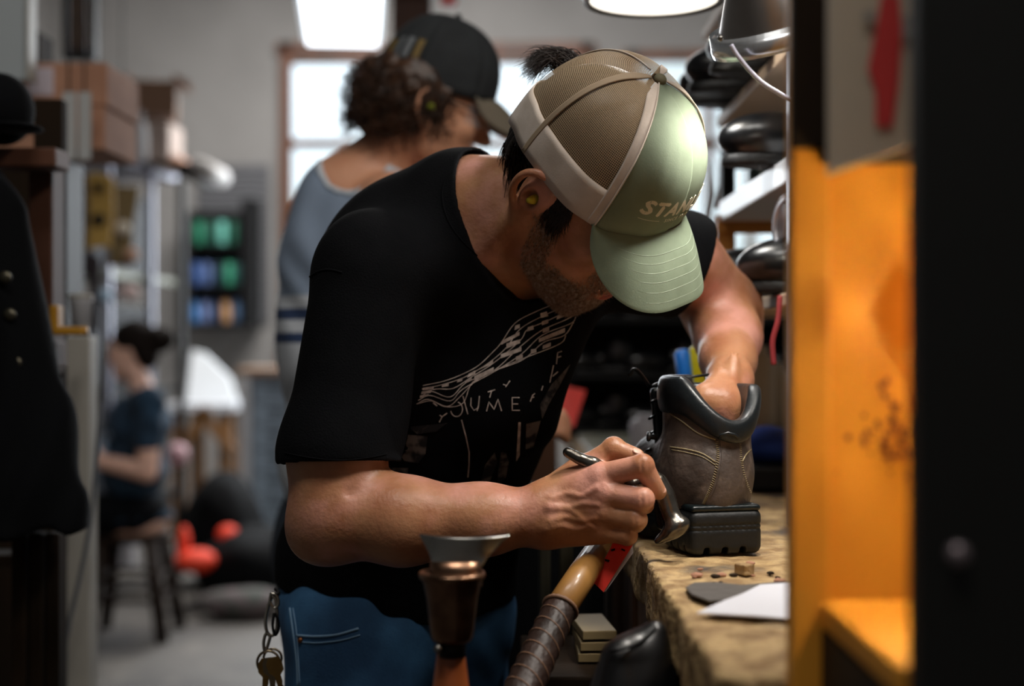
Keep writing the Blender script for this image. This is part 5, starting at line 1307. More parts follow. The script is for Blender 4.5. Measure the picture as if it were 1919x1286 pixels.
# ---- lasting pincers in the right hand
pin = thing('lasting_pincers', 'dark steel shoemaker pincers gripped in the man\'s right hand', 'pincers', P(1160, 890, 1.44))
f1 = blob([(chain([P(1064, 848, 1.437), P(1086, 860, 1.434), P(1112, 870, 1.433)], [.0052, .0062, .0062]), 0), (chain([P(1112, 870, 1.433), P(1150, 888, 1.436), P(1185, 908, 1.440), P(1212, 900, 1.444)], [.0062, .006, .006, .008]), .006),
           (chain([P(1212, 896, 1.444), P(1232, 905, 1.444), P(1246, 930, 1.442), P(1256, 962, 1.438), P(1266, 985, 1.434)], [.008, .0105, .0108, .0098, .010]), .008),
           (ell(P(1268, 988, 1.432), (.0145, .011, .009), np.array(Matrix.Rotation(-.5, 3, 'Y'))), .006), (ell(P(1255, 1000, 1.436), (.018, .010, .006), np.array(Matrix.Rotation(-.55, 3, 'Y'))), .006)])
obj('jaw', nets(f1, P(1050, 1020, 1.40)+[0, 0, -.03], P(1300, 830, 1.47)+[0, 0, .02], .0015), mat('worn_steel', '#85817a', rough=.26, metal=.95, color2='#56514a', scale=40, bump=.1), pin)
f2 = chain([P(1100, 930, 1.475), P(1150, 925, 1.468), P(1196, 905, 1.455), P(1222, 900, 1.452), P(1238, 935, 1.452), P(1244, 980, 1.448)], [.0055, .006, .006, .009, .009, .008])
tag(obj('handle', nets(f2, P(1080, 1010, 1.42)+[0, 0, -.02], P(1260, 880, 1.50)+[0, 0, .02], .0018), m_dsteel, pin), 'second black jaw and handle')
b = MB(); b.lathe([(.001, -.012), (.006, -.012), (.0065, .004), (.001, .006)], P(1216, 900, 1.44), (0, -1, 0), 14); obj('pivot', b, m_dsteel, pin)

# ---- red tag
m_red = mat('red_card', '#f5301c', rough=.5)
tg_ = thing('red_tag', 'bright red tag with dark marks hanging below the man\'s right hand', 'tag', P(1150, 1060, 1.452))
def quad(name, px, d, m, parent, th=.0012):
    pts = [P(x, y, d+.02*(y-1000)/-120) for x, y in px]; b = MB(); b.prism(pts, (0, th, 0)); b.fix(); return obj(name, b, m, parent, smooth=False)
quad('card', [(1110, 1090), (1131, 1110), (1187, 1020), (1192, 985), (1160, 985), (1145, 1026)], 1.450, m_red, tg_)
quad('backing_sheet', [(1131, 1110), (1135, 1109), (1187, 1036), (1186, 1022), (1192, 1000), (1160, 990)], 1.4525, m_wht, tg_)
for px in ([(1145, 1030), (1153, 1028), (1152, 1032), (1146, 1034)], [(1133, 1048), (1143, 1050), (1141, 1054), (1134, 1052)], [(1158, 1012), (1172, 1016), (1170, 1019), (1158, 1015)], [(1122, 1064), (1128, 1067), (1126, 1069), (1121, 1067)], [(1165, 1028), (1172, 1031), (1171, 1034), (1164, 1031)]):
    quad('ink_mark', px, 1.4488, m_dkframe, tg_, .0008)
# ---- leather wrapped handle
hd = thing('wrapped_handle_tool', 'thick wooden handle wrapped in dark leather slanting up from below the man\'s fist', 'tool', (-.03, 1.25, .83))
q0, q1, q2 = P(1128, 1022, 1.475), P(1050, 1140, 1.37), P(955, 1292, 1.27); q3 = q2+(q2-q1)*1.02; q3 = np.array([q3[0], q3[1], .831])
b = MB(); b.tube([q0, q0*.5+q1*.5, q1+(q2-q1)*.06], [.0135, .0150, .0150], 18, caps=True); obj('wooden_grip', b, mat('amber_wood', '#a5773c', rough=.45, color2='#8a5f2c', scale=14, stretch=(1, 1, .3), coat=.3), hd)
b = MB(); n = 60; path = [q1+(q3-q1)*t/n for t in range(n+1)]; b.tube(path, [.0160+.0045*t/n for t in range(n+1)], 16); obj('leather_wrap', b, mat('dark_leather_wrap', '#33211a', rough=.5, color2='#22150f', scale=30, bump=.3), hd)
m_cord = mat('wrap_thread', '#7a5a44', rough=.6)
dirv = (q3-q1)/np.linalg.norm(q3-q1); sd_ = np.cross(dirv, [0, 1, 0]); sd_ /= np.linalg.norm(sd_); up_ = np.cross(sd_, dirv)
for k in range(11):
    c = q1+(q3-q1)*(.06+k*.055); rr = .0162+.0045*(.06+k*.055); b = MB(); b.tube([c+(sd_*math.cos(a)+up_*math.sin(a))*rr+dirv*.006*math.cos(a) for a in np.linspace(0, 2*PI, 20)], .0007, 5, caps=False); obj('binding_cord', b, m_cord, hd)
b = MB(); b.tube([q1+(sd_*math.cos(a)+up_*math.sin(a))*.0165 for a in np.linspace(0, 2*PI, 24)], .0022, 6, caps=False); obj('ferrule', b, m_cord, hd)
# ---- hammer standing handle down, in front
hm = thing('shoemaker_hammer', 'steel cobbler\'s hammer standing head up with an orange-brown wooden handle', 'hammer', P(850, 1286, 1.2)*[1, 1, 0]+[0, 0, .83])
m_hh = mat('hammer_steel', '#9a7860', rough=.28, metal=1, color2='#6a5040', scale=30, bump=.04)
c = P(847, 1077, 1.2)
b = MB(); b.lathe([(.0155, -.056), (.0175, -.053), (.0188, -.045), (.0215, -.020), (.0245, -.006), (.0278, -.0022), (.0284, 0), (.0275, .0022), (.0255, .0022), (.022, .0008), (.001, .0004)], c, n=40); obj('head', b, m_hh, hm)
b = MB(); n = 24
def fan(u, v):
    a = (u-.5)*2; w = .0215+(.0385-.0215)*v**1.5; z = .004+.026*v+.0015*a*a*v; y = .010+.012*v-.012*(1-a*a)*v
    return c+np.array([.004+.006*v+a*w, y, z])
b.grid(fan, 24, 12); o = obj('peen', b, mat('bright_steel', '#a3a19c', rough=.25, metal=1), hm); sm = o.modifiers.new('s', 'SOLIDIFY'); sm.thickness = .007; sm.offset = 0; bb = o.modifiers.new('b', 'BEVEL'); bb.width = .0022; bb.segments = 3
b = MB(); b.lathe([(.001, .0095), (.022, .0095), (.0225, -.012), (.001, -.012)], c+[.003, .012, .0], n=24, sy=.5); obj('cheek', b, m_hh, hm)
cz = float(c[2]); b = MB(); b.lathe([(.0115, -.012), (.0115, .003), (.001, .003)], (c[0], c[1], cz-.057), n=16); obj('socket', b, m_dkframe, hm)
b = MB(); b.lathe([(.0035, -.004), (.0035, .004), (.001, .005)], (c[0]-.011, c[1]-.012, cz-.060), (0, -1, .1), 10); obj('screw', b, m_steel, hm)
b = MB(); hz = cz-.062-.83; prof = [(.0115, hz), (.0125, hz-.01), (.0175, hz-.05), (.020, hz-.09), (.015, .03), (.013, .0)]
b.lathe(prof, (c[0]-.001, c[1]+.002, .83), n=20, sy=.7); obj('handle', b, mat('orange_handle_wood', '#a3562a', rough=.4, color2='#8a4420', scale=12, coat=.3), hm)
# ---- black shoe leaning at the bench front
bs_ = thing('black_shoe', 'smooth black leather shoe heel standing upright against the bench front', 'shoe', (.105, 1.22, .83))
f = blob([(cone(P(1205, 1300, 1.22), P(1196, 1232, 1.22), .026, .023), 0), (cone(P(1165, 1300, 1.20), P(1162, 1236, 1.20), .026, .0165), .02), (cone(P(1222, 1260, 1.22), P(1231, 1180, 1.22), .012, .0065), .022), (cone(P(1190, 1300, 1.22), (.095, 1.22, .86), .034, .03), .02), (plane((0, 0, .8315), (0, 0, -1)), .002, '&')])
obj('upper', nets(f, (.04, 1.14, .82), (.16, 1.30, 1.03), .0026), mat('polished_black_leather', '#0b0b0d', rough=.38, coat=.1), bs_)
b = MB(); b.tube(smooth_path([P(1143, 1222, 1.185), P(1168, 1216, 1.18), P(1200, 1203, 1.195), P(1228, 1178, 1.21)], 6), .0016, 6); obj('edge_binding', b, m_dkframe, bs_)
# ---- papers and scraps on the bench
b = MB(); pts = [P(1308, 1161, 1.133), P(1372, 1128, 1.133*(518/485)), P(1422, 1108, 1.26), P(1520, 1104, 1.27), P(1520, 1172, 1.108), P(1475, 1172, 1.108)]
pts = [np.array([(x-959.5)/F_PX*d, d, BZ+.0045]) for (x, d) in ((1306, 1.131), (1358, 1.185), (1390, 1.215), (1425, 1.262), (1500, 1.275), (1560, 1.26), (1560, 1.10), (1480, 1.107), (1400, 1.12))]
b.prism(pts, (0, 0, .0012)); b.fix(); tag(obj('paper', b, mat('white_paper', '#d9dae2', rough=.6), smooth=False), 'crumpled white paper lying on the near end of the workbench', 'paper')
pts = [np.array([(x-959.5)/F_PX*d, d, BZ+.0018]) for (x, d) in ((1285, 1.262), (1300, 1.285), (1340, 1.288), (1392, 1.272), (1440, 1.285), (1520, 1.30), (1540, 1.22), (1400, 1.205), (1330, 1.195), (1296, 1.225))]
b = MB(); b.prism(pts, (0, 0, .002)); b.fix(); tag(obj('leather_scrap', b, mat('grey_leather', '#55504c', rough=.7, bump=.3), smooth=False, bevel=.0008), 'flat grey leather scrap lying partly under the white paper', 'leather')
for k in range(14):
    x = random.uniform(.17, .25); y = random.choice([random.uniform(1.28, 1.38), random.uniform(1.30, 1.42)]); s = random.uniform(.002, .006)
    f = ell((x, y, BZ+.002), (s, s*.8, s*.4)); o = obj('leather_crumb', nets(lambda p: f(p)+.0006*wob(p, 900, k), (x-.008, y-.008, BZ-.002), (x+.008, y+.008, BZ+.008), .0009), m_darkwood if k % 2 else m_boxy); tag(o, 'tiny crumb of leather and wood dust on the bench before the boot', 'crumb', 'crumbs on the workbench')
b = MB(); b.box(P(1395, 1082, 1.345)*[1, 1, 0]+[0, 0, BZ+.006], (.012, .016, .010), .5); tag(obj('wood_chip', b, m_bench, smooth=False, bevel=.001), 'small wood block on the bench between boot and leather scrap', 'wood')

# ---- things farther back on the bench
def jar(name, lab, cat, px, d, r, h, m, z=BZ, capm=None, group=None):
    x = (px-959.5)/F_PX*d; t = thing(name, lab, cat, (x, d, z), group); b = MB(); b.lathe([(r*.92, .001), (r, .006), (r, h*.78), (r*.8, h*.86), (r*.6, h*.9)], (x, d, z+.002), n=20); obj('jar_body', b, m, t)
    b = MB(); b.lathe([(r*.62, 0), (r*.62, h*.12), (.001, h*.12)], (x, d, z+h*.88), n=16); obj('lid', b, capm or m, t); return t
m_milk = mat('milky_plastic', '#c9c2b4', rough=.45)
bx('tray_black', ((1445-959.5)/F_PX*2.15, 2.15, BZ+.022), (.12, .16, .036), m_dkframe, bevel=.006); o = bpy.data.objects['tray_black']; o.name = 'tray'; tag(o, 'low black tray on the bench right of the boot', 'tray')
f = ell(((1450-959.5)/F_PX*2.15, 2.15, BZ+.065), (.05, .05, .028)); tag(obj('blue_cloth', nets(lambda p: f(p)+.005*wob(p, 60), (.32, 2.08, 1.05), (.47, 2.23, 1.14), .004), mat('blue_rag', '#1c3f9a', rough=.8)), 'blue rag bundled in the black tray', 'cloth')
bx('crate_wood', (.43, 2.52, BZ+.035), (.20, .2, .06), m_darkwood); o = bpy.data.objects['crate_wood']; o.name = 'crate'; tag(o, 'low dark wooden box carrying the white bottles', 'box')
jar('white_bottle', 'taller milky white bottle right of the boot', 'bottle', 1418, 2.48, .032, .15, m_milk, BZ+.065)
jar('white_bottle', 'shorter milky white bottle nearest the orange cabinet', 'bottle', 1452, 2.53, .027, .12, m_milk, BZ+.065)
# plier-like tools with blue and yellow grips
hold = thing('tool_block', 'dark block holding the blue and yellow handled tools behind the boot', 'holder', ((1290-959.5)/F_PX*2.05, 2.05, BZ)); bx('block', ((1292-959.5)/F_PX*2.05, 2.05, BZ+.047), (.10, .07, .09), m_dkframe, hold)
for lab, px0, px1, py, c in (('blue handled tool standing behind the boot', 1292, 1277, 655, '#1f78d8'), ('yellow handled tool standing beside the blue one', 1312, 1306, 648, '#d8c81c')):
    a = P(px0, 760, 2.05); e_ = P(px1, py, 2.05); t = thing('hand_tool', lab, 'tool', a); b = MB(); b.tube([a, a*.6+e_*.4, e_-(e_-a)*.06, e_], [.009, .0115, .0115, .006], 14); obj('grip', b, mat('grip', c, rough=.35), t)
    b = MB(); b.tube([a+[0, 0, -.045], a+[0, 0, .005]], .005, 8); obj('shank', b, m_dsteel, t)
# red card on a stand, white pot, dark clutter with shoes
a = P(1030, 800, 2.75); b = MB(); b.prism([P(1030, 798, 2.75), P(1076, 800, 2.75), P(1098, 732, 2.78), P(1060, 724, 2.78)], (0, .01, 0)); b.fix(); tag(obj('red_card', b, m_red, smooth=False), 'blurred bright red card standing at the edge of the far bench', 'card')
jar('white_pot', 'low pale pot standing on the far bench before the black clutter', 'pot', 1215, 2.7, .036, .085, mat('grey_white', '#8e8c92', rough=.5))
bx('pale_sheen_board', (.27, 3.0, BZ+.006), (.24, .7, .010), mat('cream_board', '#e4dcc8', rough=.3, color2='#8d9a8a', scale=22, color3='#3c4a44', scale3=34, lo3=.58, hi3=.62)); o = bpy.data.objects['pale_sheen_board']; tag(o, 'stained pale board lightened for the window reflection on the far part of the bench', 'board')  # pale colour stands in for window light reflected on the bench top
# low dark rack of shoes behind
sr = thing('shoe_shelf', 'low black shelf unit full of dark shoes at the far end of the bench', 'shelf', (.42, 3.42, BZ))
for x in (.13, .82): bx('side_panel', (x, 3.42, BZ+.20), (.02, .26, .385), m_dkframe, sr)
for z in (.012, .14, .27, .39): bx('shelf_board', (.475, 3.42, BZ+z), (.67, .26, .012), m_dkframe, sr)
bx('back_panel', (.475, 3.545, BZ+.2), (.69, .01, .39), m_dkframe, sr)
# generic shoe, modelled once, then copied; toe points to -x in its own frame
def shoe_meshes():
    up = blob([(ell(V3(-.06, 0, .036), (.075, .040, .036)), 0), (ell(V3(.065, 0, .055), (.055, .034, .050)), .03), (cone(V3(.06, 0, .06), V3(.062, 0, .105), .034, .034), .02), (plane((0, 0, .012), (0, 0, -1)), .003, '&'), (plane((0, 0, .105), (.15, 0, 1)), .003, '&'), (ell(V3(.066, 0, .11), (.034, .025, .035)), .003, '-')])
    so = blob([(smx(ell(V3(-.055, 0, .0), (.076, .034, .05))), 0), (rbox(V3(.06, 0, .0115), (.052, .034, .0115), .008), .02)])
    return nets(up, (-.15, -.06, 0), (.14, .06, .13), .004), nets(so, (-.16, -.06, -.01), (.14, .06, .04), .004)
def smx(f): return lambda p: smax(f(p), np.abs(p[:, 2]-.008)-.008, .002)
SM_ = shoe_meshes()
def shoe(lab, m1, m2, loc, rz, s=1.0, group=None, laces=None):
    t = thing('shoe', lab, 'shoe', loc, group, rz); t.scale = (s, s, s)
    obj('upper', SM_[0], m1, t, local=True); obj('sole', SM_[1], m2, t, local=True)
    b = MB(); b.tube([(.028, .018, .088), (.0, .02, .072)], .002, 5); b.tube([(.028, -.018, .088), (.0, -.02, .072)], .002, 5); b.tube([(.02, .019, .083), (.02, -.019, .083)], .002, 5); b.tube([(.005, .02, .076), (.005, -.02, .076)], .002, 5); obj('lace', b, laces or m2, t, local=True)
    return t
m_ps = mat('polished_black', '#0b0c0e', rough=.3, coat=.25); m_bs2 = mat('brown_sole', '#5a3a34', rough=.5); m_bk = mat('black_sole', '#0a0a0b', rough=.5); m_brs = mat('brown_shoe', '#3c2218', rough=.35, coat=.3)
proto = shoe('leftmost black shoe in the bottom row of the low dark shelf', m_ps, m_bk, (.20, 3.38, BZ+.018), .3, .82, 'shoes on the low dark shelf')
for i, (x, z) in enumerate([(x, z) for z in (.018, .146, .276) for x in (.20, .36, .52, .68)][1:]):
    c_ = copy_tree(proto); c_['label'] = '%s black shoe in the %s row of the low dark shelf' % (['leftmost', 'second', 'third', 'rightmost'][(i+1) % 4], ['bottom', 'middle', 'top'][(i+1)//4]); c_.location = (x+random.uniform(-.01, .01), 3.38, BZ+z); c_.rotation_euler.z = random.uniform(-.1, .5)

# ---- rack of shelves above the bench at right
rack = thing('shoe_rack', 'tall wooden shoe rack standing on the bench at the right', 'rack', (.47, 2.0, BZ))
m_rw = mat('rack_pine', '#e0c8b0', rough=.6, color2='#d0b596', scale=8, stretch=(1, .2, 1)); m_ro = mat('orange_wood', '#dc9440', rough=.5, color2='#c47c2c', scale=8); m_gal = mat('galvanised', '#b3b3ba', rough=.35, metal=.7)
XR0, XR1 = .335, .66
def rshelf(z, m, y0=1.68, y1=2.32): bx('shelf_board', ((XR0+XR1)/2, (y0+y1)/2, z-.009), (XR1-XR0, y1-y0, .018), m, rack)
rshelf(1.312, m_rw, 1.72, 2.5); bx('shelf_board', (.4975, 1.99, 1.462), (.325, .62, .032), mat('lit_white_edge', '#dfe2e6', rough=.35), rack); rshelf(1.620, m_rw, 1.68, 2.32); rshelf(1.80, m_rw, 1.68, 2.5)  # middle shelf coloured white for the light on its front edge
bx('rail', (.50, 2.30, 1.442), (.34, .02, .03), m_ro, rack); bx('end_panel', (.52, 2.315, 1.395), (.04, .02, .16), m_rw, rack)
bx('end_panel', (.50, 2.33, 1.57), (.30, .02, .07), m_brs, rack)
bx('post', (.347, 2.315, 1.24), (.03, .03, .42), m_ro, rack); bx('post', (.352, 2.32, 1.63), (.022, .022, .36), m_dkframe, rack)
bx('post', (.342, 1.70, 1.43), (.022, .03, .80), m_gal, rack); bx('post', (.65, 1.70, 1.43), (.022, .03, .80), m_gal, rack); bx('post', (.65, 2.31, 1.43), (.022, .03, .80), m_gal, rack)
S0 = 'black polished shoe'
specs = [  # label, x, y, z, rz, scale, upper, sole
 ('large polished black shoe poking its toe out below the lamp', .40, 1.86, 1.479, .15, 1.0, m_ps, m_bk), ('brown soled shoe under the large polished black one', .40, 1.80, 1.314+.055, .1, .8, m_brs, m_bs2),
 ('black shoe with green lining on the lowest rack shelf', .385, 1.98, 1.313, .2, .95, m_ps, m_bk), ('tall black shoe nearest the grey upright on the lowest rack shelf', .42, 1.80, 1.313, -.1, 1.0, m_ps, m_bk),
 ('black shoe on the lowest rack shelf farthest from the camera', .40, 2.16, 1.313, .3, .9, m_ps, m_bk),
 ('black shoe at the far end of the upper rack shelf', .385, 2.24, 1.621, .2, .95, m_ps, m_bk), ('black shoe second from the far end of the upper rack shelf', .39, 2.12, 1.621, .1, 1.0, m_ps, m_bk), ('black shoe on the upper rack shelf behind the lamp', .40, 1.98, 1.621, .2, 1.0, m_ps, m_bk), ('black shoe on the upper rack shelf nearest the cabinet', .42, 1.84, 1.621, 0, 1.0, m_ps, m_bk),
 ('dark green lined shoe at the far end of the middle rack shelf', .46, 2.2, 1.479, .4, .8, mat('green_black', '#0e2622', rough=.4), m_bk)]
for k, (lab, x, y, z, rz, s, a_, b_) in enumerate(specs):
    if k == 1: z = 1.313; x = .50
    shoe(lab, a_, b_, (x, y, z), rz, s)
b = MB(); b.tube([(.345, 1.775, 1.395), (.42, 1.80, 1.40)], .042, 22); t = thing('roll_of_straps', 'round brown roll with a pale ring beneath the polished black shoe', 'roll', (.38, 1.78, 1.36)); obj('roll', b, m_brs, t)
b = MB(); b.lathe([(.030, -.002), (.036, -.002), (.036, .003), (.030, .003), (.030, -.002)], (.3435, 1.7745, 1.395), (-1, -.3, 0), 24, closed=True); obj('ring', b, m_gal, t)
bx('roll_box', (.395, 1.79, 1.333), (.08, .07, .036), m_dkframe); o = bpy.data.objects['roll_box']; tag(o, 'small dark box under the round brown roll', 'box')
b = MB(); b.tube(smooth_path([P(1462, 555, 1.74), P(1458, 600, 1.735), P(1448, 640, 1.735), P(1450, 684, 1.735)], 8), .0035, 8); tag(obj('cord', b, mat('red_cord', '#a83a40', rough=.6)), 'red cord hanging from the lowest rack shelf', 'cord')
for k, (px, py0, py1, d) in enumerate(((1330, 300, 430, 2.42), (1352, 300, 390, 2.38))):
    a = P(px, py0, d); c_ = P(px-8, py1, d); b = MB(); b.tube([a, (a+c_)/2+[.006, 0, 0], c_], [.008, .014, .010], 12, flat=.5); o = obj('hanging_strap', b, m_wht); tag(o, ('left' if k == 0 else 'right')+' one of two glossy white straps hanging at the far end of the rack', 'strap', 'white straps by the rack')

# ---- hanging lamps
m_shade = mat('spun_aluminium', '#8f8a86', rough=.32, metal=.9, color2='#7c7773', scale=12); m_in = mat('lamp_reflector', '#e9ecef', rough=.3); m_bulb = mat('lit_bulb', '#ffffff', emit='#fff4e2', estr=60)
def shade(name, lab, c, axis, R, h, px_m, bulb_s, hang, m_b=None):
    t = thing(name, lab, 'lamp', c); ax = np.array(axis, float); ax /= np.linalg.norm(ax)
    b = MB(); b.lathe([(R*1.0, 0), (R*.80, h*.32), (R*.62, h*.62), (R*.36, h*.9), (R*.34, h*1.0), (R*.30, h), (R*.58, h*.60), (R*.76, h*.30), (R*.97, 0)], c, ax, 48, closed=True); obj('shade', b, m_shade, t)
    b = MB(); b.lathe([(R*.97, .0), (R*1.05, -.003), (R*1.065, .003), (R*1.03, .019), (R*.96, .014), (R*.97, .0)], c, ax, 48, closed=True); obj('rim', b, mat('rim_steel', '#c8ccd0', rough=.25, metal=.8), t)
    b = MB(); b.lathe([(R*.965, .0), (R*.750, h*.30), (R*.57, h*.60), (R*.295, h*.97)], c, ax, 40, closed=True); obj('reflector', b, m_in, t)
    b = MB(); b.sphere(np.array(c)+ax*h*.55, R*.28); obj('bulb', b, m_b or m_bulb, t)
    b = MB(); b.tube([np.array(c)+ax*h*.98, np.array(c)+ax*(h*1.7)], R*.30, 16); obj('socket', b, m_dkframe, t)
    b = MB(); b.tube([np.array(c)+ax*(h*1.68)]+hang, .004, 8); obj('lamp_cord', b, m_dkframe, t)
    return t
LA = shade('clamp_lamp', 'aluminium clamp lamp with a white wire guard hanging at the upper right', P(1444, 76, 1.40), (-.27, -.34, .90), .0555, .082, 0, 0, [np.array([.23, 1.45, 1.9]), np.array([.25, 1.5, 2.4]), np.array([.25, 1.5, ZC])])
b = MB(); b.tube(smooth_path([P(1370, 84, 1.345), P(1385, 108, 1.345), P(1420, 148, 1.345), P(1455, 172, 1.345), P(1492, 190, 1.35), P(1540, 185, 1.36), P(1560, 80, 1.38)], 8), .0022, 8); tag(obj('wire_guard', b, mat('white_wire', '#dcdcf0', rough=.3)  , LA), 'white wire loop')
for px, py in ((1350, 72), (1466, 14)):
    b = MB(); b.sphere(P(px, py, 1.352 if px == 1350 else 1.36), .003); obj('rivet', b, m_steel, LA)
shade('pendant_lamp', 'white glowing pendant lamp shade seen from below at the top of the photo', P(1225, 1, 1.78), (0, 0, 1), .0835, .09, 0, 0, [np.array([.177, 1.78, 2.4]), np.array([.177, 1.78, ZC])])

# ================================================================== cabinet with amber lit niche and black post, near right
m_amber = mat('amber_paint', '#f2a636', rough=.5, color2='#e6962a', scale=8, detail=5, bump=.08)
nic = thing('cabinet', 'amber painted cabinet niche lit by a warm lamp at the right edge', 'cabinet', (.24, .85, 0))
bx('side_post', (.1925, .925, .95), (.025, .02, 1.90), m_amber, nic, .002)
bx('back_panel', (.335, .93, 1.20), (.26, .012, 1.44), m_amber, nic, .001)
bx('niche_floor', (.33, .83, 1.075), (.262, .19, .016), m_amber, nic, .002)
bx('lower_side', (.203, .83, .53), (.008, .19, 1.07), m_dkframe, nic, .001)
bx('hood', (.33, .885, 1.372), (.262, .075, .012), m_darkwood, nic, .001)
bx('post_shade_board', (.1925, .912, 1.66), (.027, .010, .57), m_darkwood, nic, .001)  # dark board standing in for the shade on the upper post
b = MB(); gy = .842
b.prism([P(1556, 326, gy), P(1712, 272, gy), P(1800, 240, gy), P(1800, -420, gy), P(1556, -420, gy)], (0, .010, 0)); b.fix(); obj('grey_sheet', b, mat('beige_grey_sheet', '#d2c2ad', rough=.7), nic, smooth=False)
b = MB(); b.prism([P(1640, 235, gy-.001), P(1672, 238, gy-.001), P(1684, 150, gy-.001), (P(1690, 60, gy-.001)), P(1684, -10, gy-.001), P(1652, -10, gy-.001), P(1640, 60, gy-.001), P(1626, 130, gy-.001), P(1640, 170, gy-.001)], (0, -.0006, 0)); b.fix(); tag(obj('red_marking', b, mat('red_ink', '#e04040', rough=.6), nic, smooth=False), 'red painted marking')
b = MB(); b.prism([P(1690, 70, gy-.002), P(1715, 70, gy-.002), P(1715, 30, gy-.002), P(1690, 30, gy-.002)], (0, -.0006, 0)); b.fix(); obj('white_marking', b, mat('grey_ink', '#a39c96', rough=.6), nic, smooth=False)
b = MB(); b.prism([P(1618, 40, gy-.002), P(1640, 40, gy-.002), P(1640, 20, gy-.002), P(1618, 20, gy-.002)], (0, -.0006, 0)); b.fix(); obj('white_marking', b, mat('grey_ink', '#a39c96', rough=.6), nic, smooth=False)
for k in range(60):                      # dark splashes on the amber panel
    a = random.gauss(1672, 28); c_ = random.gauss(815, 42); r_ = random.uniform(2, 7)/F_PX*.92
    b = MB(); n = 9; ce = P(a, c_, .9235); b.prism([ce+np.array([math.cos(t*2*PI/n), 0, math.sin(t*2*PI/n)*1.3])*r_*random.uniform(.6, 1.3) for t in range(n)], (0, -.0006, 0)); b.fix(); obj('dark_splash', b, mat('dried_glue', '#94501a', rough=.6), nic, smooth=False)
for (x0, y0, y1) in ((1546, 930, 1090), (1549, 300, 440)):
    b = MB(); b.tube(smooth_path([P(x0+random.uniform(-2, 2), y, .9225) for y in np.linspace(y0, y1, 6)], 4), .0009, 6); obj('crack', b, mat('dried_glue', '#94501a', rough=.6), nic)
wl_ = thing('niche_lamp', 'warm lamp hidden inside the amber niche', 'lamp', (.300, .865, 1.09)); b = MB(); b.sphere((.300, .862, 1.27), .018); obj('bulb', b, mat('amber_bulb', '#ffffff', emit='#ffb050', estr=14), wl_)
b = MB(); b.tube([(.300, .862, 1.085), (.300, .862, 1.255)], .010, 12); obj('lamp_stem', b, m_dkframe, wl_)
pp = thing('black_post', 'black painted upright post filling the right edge', 'post', (.33, .76, 0))
bx('upright', (.299, .72, 1.1), (.192, .02, 2.2), mat('black_paint', '#0c0d0a', rough=.6, color2='#0a0b09', scale=5), pp, .002)
b = MB(); b.lathe([(.001, .005), (.005, .004), (.0062, 0)], P(1795, 1040, .7095), (0, -1, 0), 16); tag(obj('screw_head', b, mat('dull_screw', '#8a7f84', rough=.4, metal=.6), pp), 'dull round screw head')

# ================================================================== keys at the hip, wood stack under the bench
kk = thing('key_ring', 'carabiner with rings and keys hanging at the man\'s hip', 'keys', P(505, 1130, 1.62))
def loop(name, px, d, r, m, tilt=0):
    pts = smooth_path([P(x, y, d) for x, y in px+px[:1]], 6); b = MB(); b.tube(pts, r, 8, caps=False); return obj(name, b, m, kk)
m_kc = mat('key_chrome', '#b9b4aa', rough=.2, metal=1); m_kr = mat('key_ring_steel', '#8a7c66', rough=.3, metal=1)
loop('carabiner', [(510, 1118), (503, 1135), (498, 1160), (499, 1180), (506, 1192), (516, 1186), (520, 1165), (519, 1140), (516, 1122)], 1.60, .0019, m_kc)
loop('swivel', [(508, 1112), (518, 1116), (522, 1132), (514, 1140), (506, 1128)], 1.598, .0017, m_kc)
loop('chain_link', [(514, 1150), (521, 1162), (521, 1182), (515, 1190), (511, 1172)], 1.597, .0016, m_dsteel)
loop('chain_link', [(500, 1186), (506, 1192), (503, 1206), (497, 1222), (494, 1208), (496, 1194)], 1.597, .0018, m_kc)
def circ(cx, cy, r, n=14): return [(cx+r*math.cos(2*PI*i/n), cy+r*1.03*math.sin(2*PI*i/n)) for i in range(n)]
loop('ring', circ(503, 1242, 21), 1.597, .0015, m_kr); loop('ring', circ(511, 1234, 17), 1.603, .0014, m_kr)
for (x, y, an, m_) in ((500, 1238, .05, m_brass), (506, 1236, -.12, m_kr), (512, 1236, -.28, m_brass)):
    b = MB(); c0 = P(x, y, 1.594-.003*(x-500)/6); dn = np.array([math.sin(an)*-1, 0, -math.cos(an)]); sd2 = np.array([math.cos(an), 0, -math.sin(an)])
    out = [(-.006, -.002), (-.0095, .004), (-.009, .014), (-.004, .019), (-.003, .045), (0, .048), (.002, .045), (.0035, .042), (.002, .038), (.0035, .034), (.002, .030), (.003, .026), (.003, .019), (.008, .014), (.0085, .004), (.006, -.002)]
    b.prism([c0+sd2*a_+dn*c_ for a_, c_ in out], (0, .0018, 0)); b.fix(); obj('key', b, m_, kk, smooth=False)
b = MB(); b.tube(smooth_path([P(516, 1105, 1.62), P(522, 1112, 1.61), P(516, 1120, 1.60)], 5), .0022, 8); obj('belt_strap', b, m_dkframe, kk)
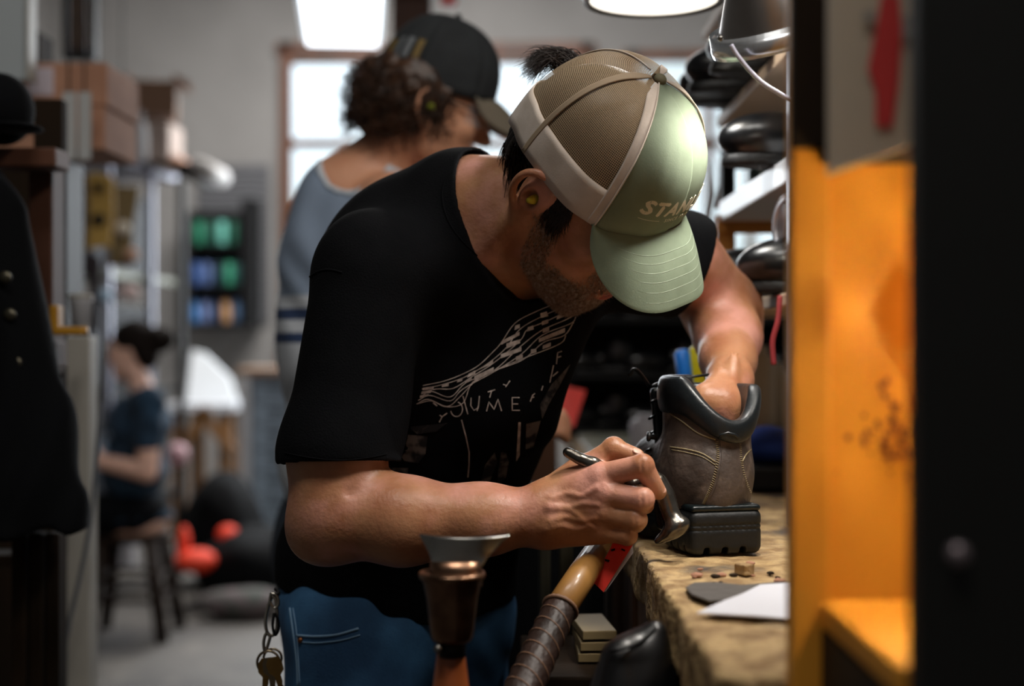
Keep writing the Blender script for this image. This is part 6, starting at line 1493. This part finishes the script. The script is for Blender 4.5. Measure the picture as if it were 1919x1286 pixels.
# wood pieces and leaning posts in the dim space under the bench
t = thing('lumber_stack', 'small stack of pale striped boards in the shade before the bench', 'lumber', (.10, 1.62, .70)); 
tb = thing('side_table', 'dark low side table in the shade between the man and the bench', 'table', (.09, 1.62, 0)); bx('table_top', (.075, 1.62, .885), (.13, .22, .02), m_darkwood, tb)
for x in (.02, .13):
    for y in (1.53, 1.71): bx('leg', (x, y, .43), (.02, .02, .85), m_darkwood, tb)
t.location = (.10, 1.62, .896)
for k in range(3): b = MB(); b.box((.098-.003*k, 1.62, .902+.0125*k), (.05-.006*k, .10, .010), .05*k); obj('board', b, mat('pale_board_wood', '#8a7752', rough=.6), t, smooth=False, bevel=.001)
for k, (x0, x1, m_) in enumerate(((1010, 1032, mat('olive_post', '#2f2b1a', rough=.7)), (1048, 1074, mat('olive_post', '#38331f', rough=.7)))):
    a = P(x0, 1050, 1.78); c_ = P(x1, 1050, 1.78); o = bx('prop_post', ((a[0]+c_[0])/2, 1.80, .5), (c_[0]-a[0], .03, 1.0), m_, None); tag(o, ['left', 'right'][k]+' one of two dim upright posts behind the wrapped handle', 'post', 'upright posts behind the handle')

# dark cabinet added to close the bright gap beyond the man; carton on it
bc = thing('filler_cabinet', 'dark brown filler cabinet added to darken the gap between the two men and the bench', 'cabinet', (-.02, 3.35, 0))
bx('carcass', (-.01, 3.35, .47), (.27, .5, .94), m_darkwood, bc); bx('door', (-.01, 3.09, .46), (.24, .02, .84), m_darkwood, bc)
cb = thing('carton', 'plain brown carton on the dark filler cabinet beside the red card', 'box', (.02, 3.2, .94)); bx('carton_body', (.02, 3.2, 1.015), (.16, .18, .15), mat('brown_carton', '#6b4a34', rough=.8), cb); bx('tape', (.02, 3.108, 1.015), (.03, .003, .15), m_boxy, cb)
dk = thing('filler_chest', 'tall black chest added to darken the gap before the bench', 'chest', (.04, 2.12, 0)); bx('chest_body', (.035, 2.12, .50), (.19, .24, 1.0), m_bag, dk); bx('lid', (.035, 2.12, 1.015), (.20, .25, .03), m_bag, dk)  # black box added to cover the bright gap beside the bench
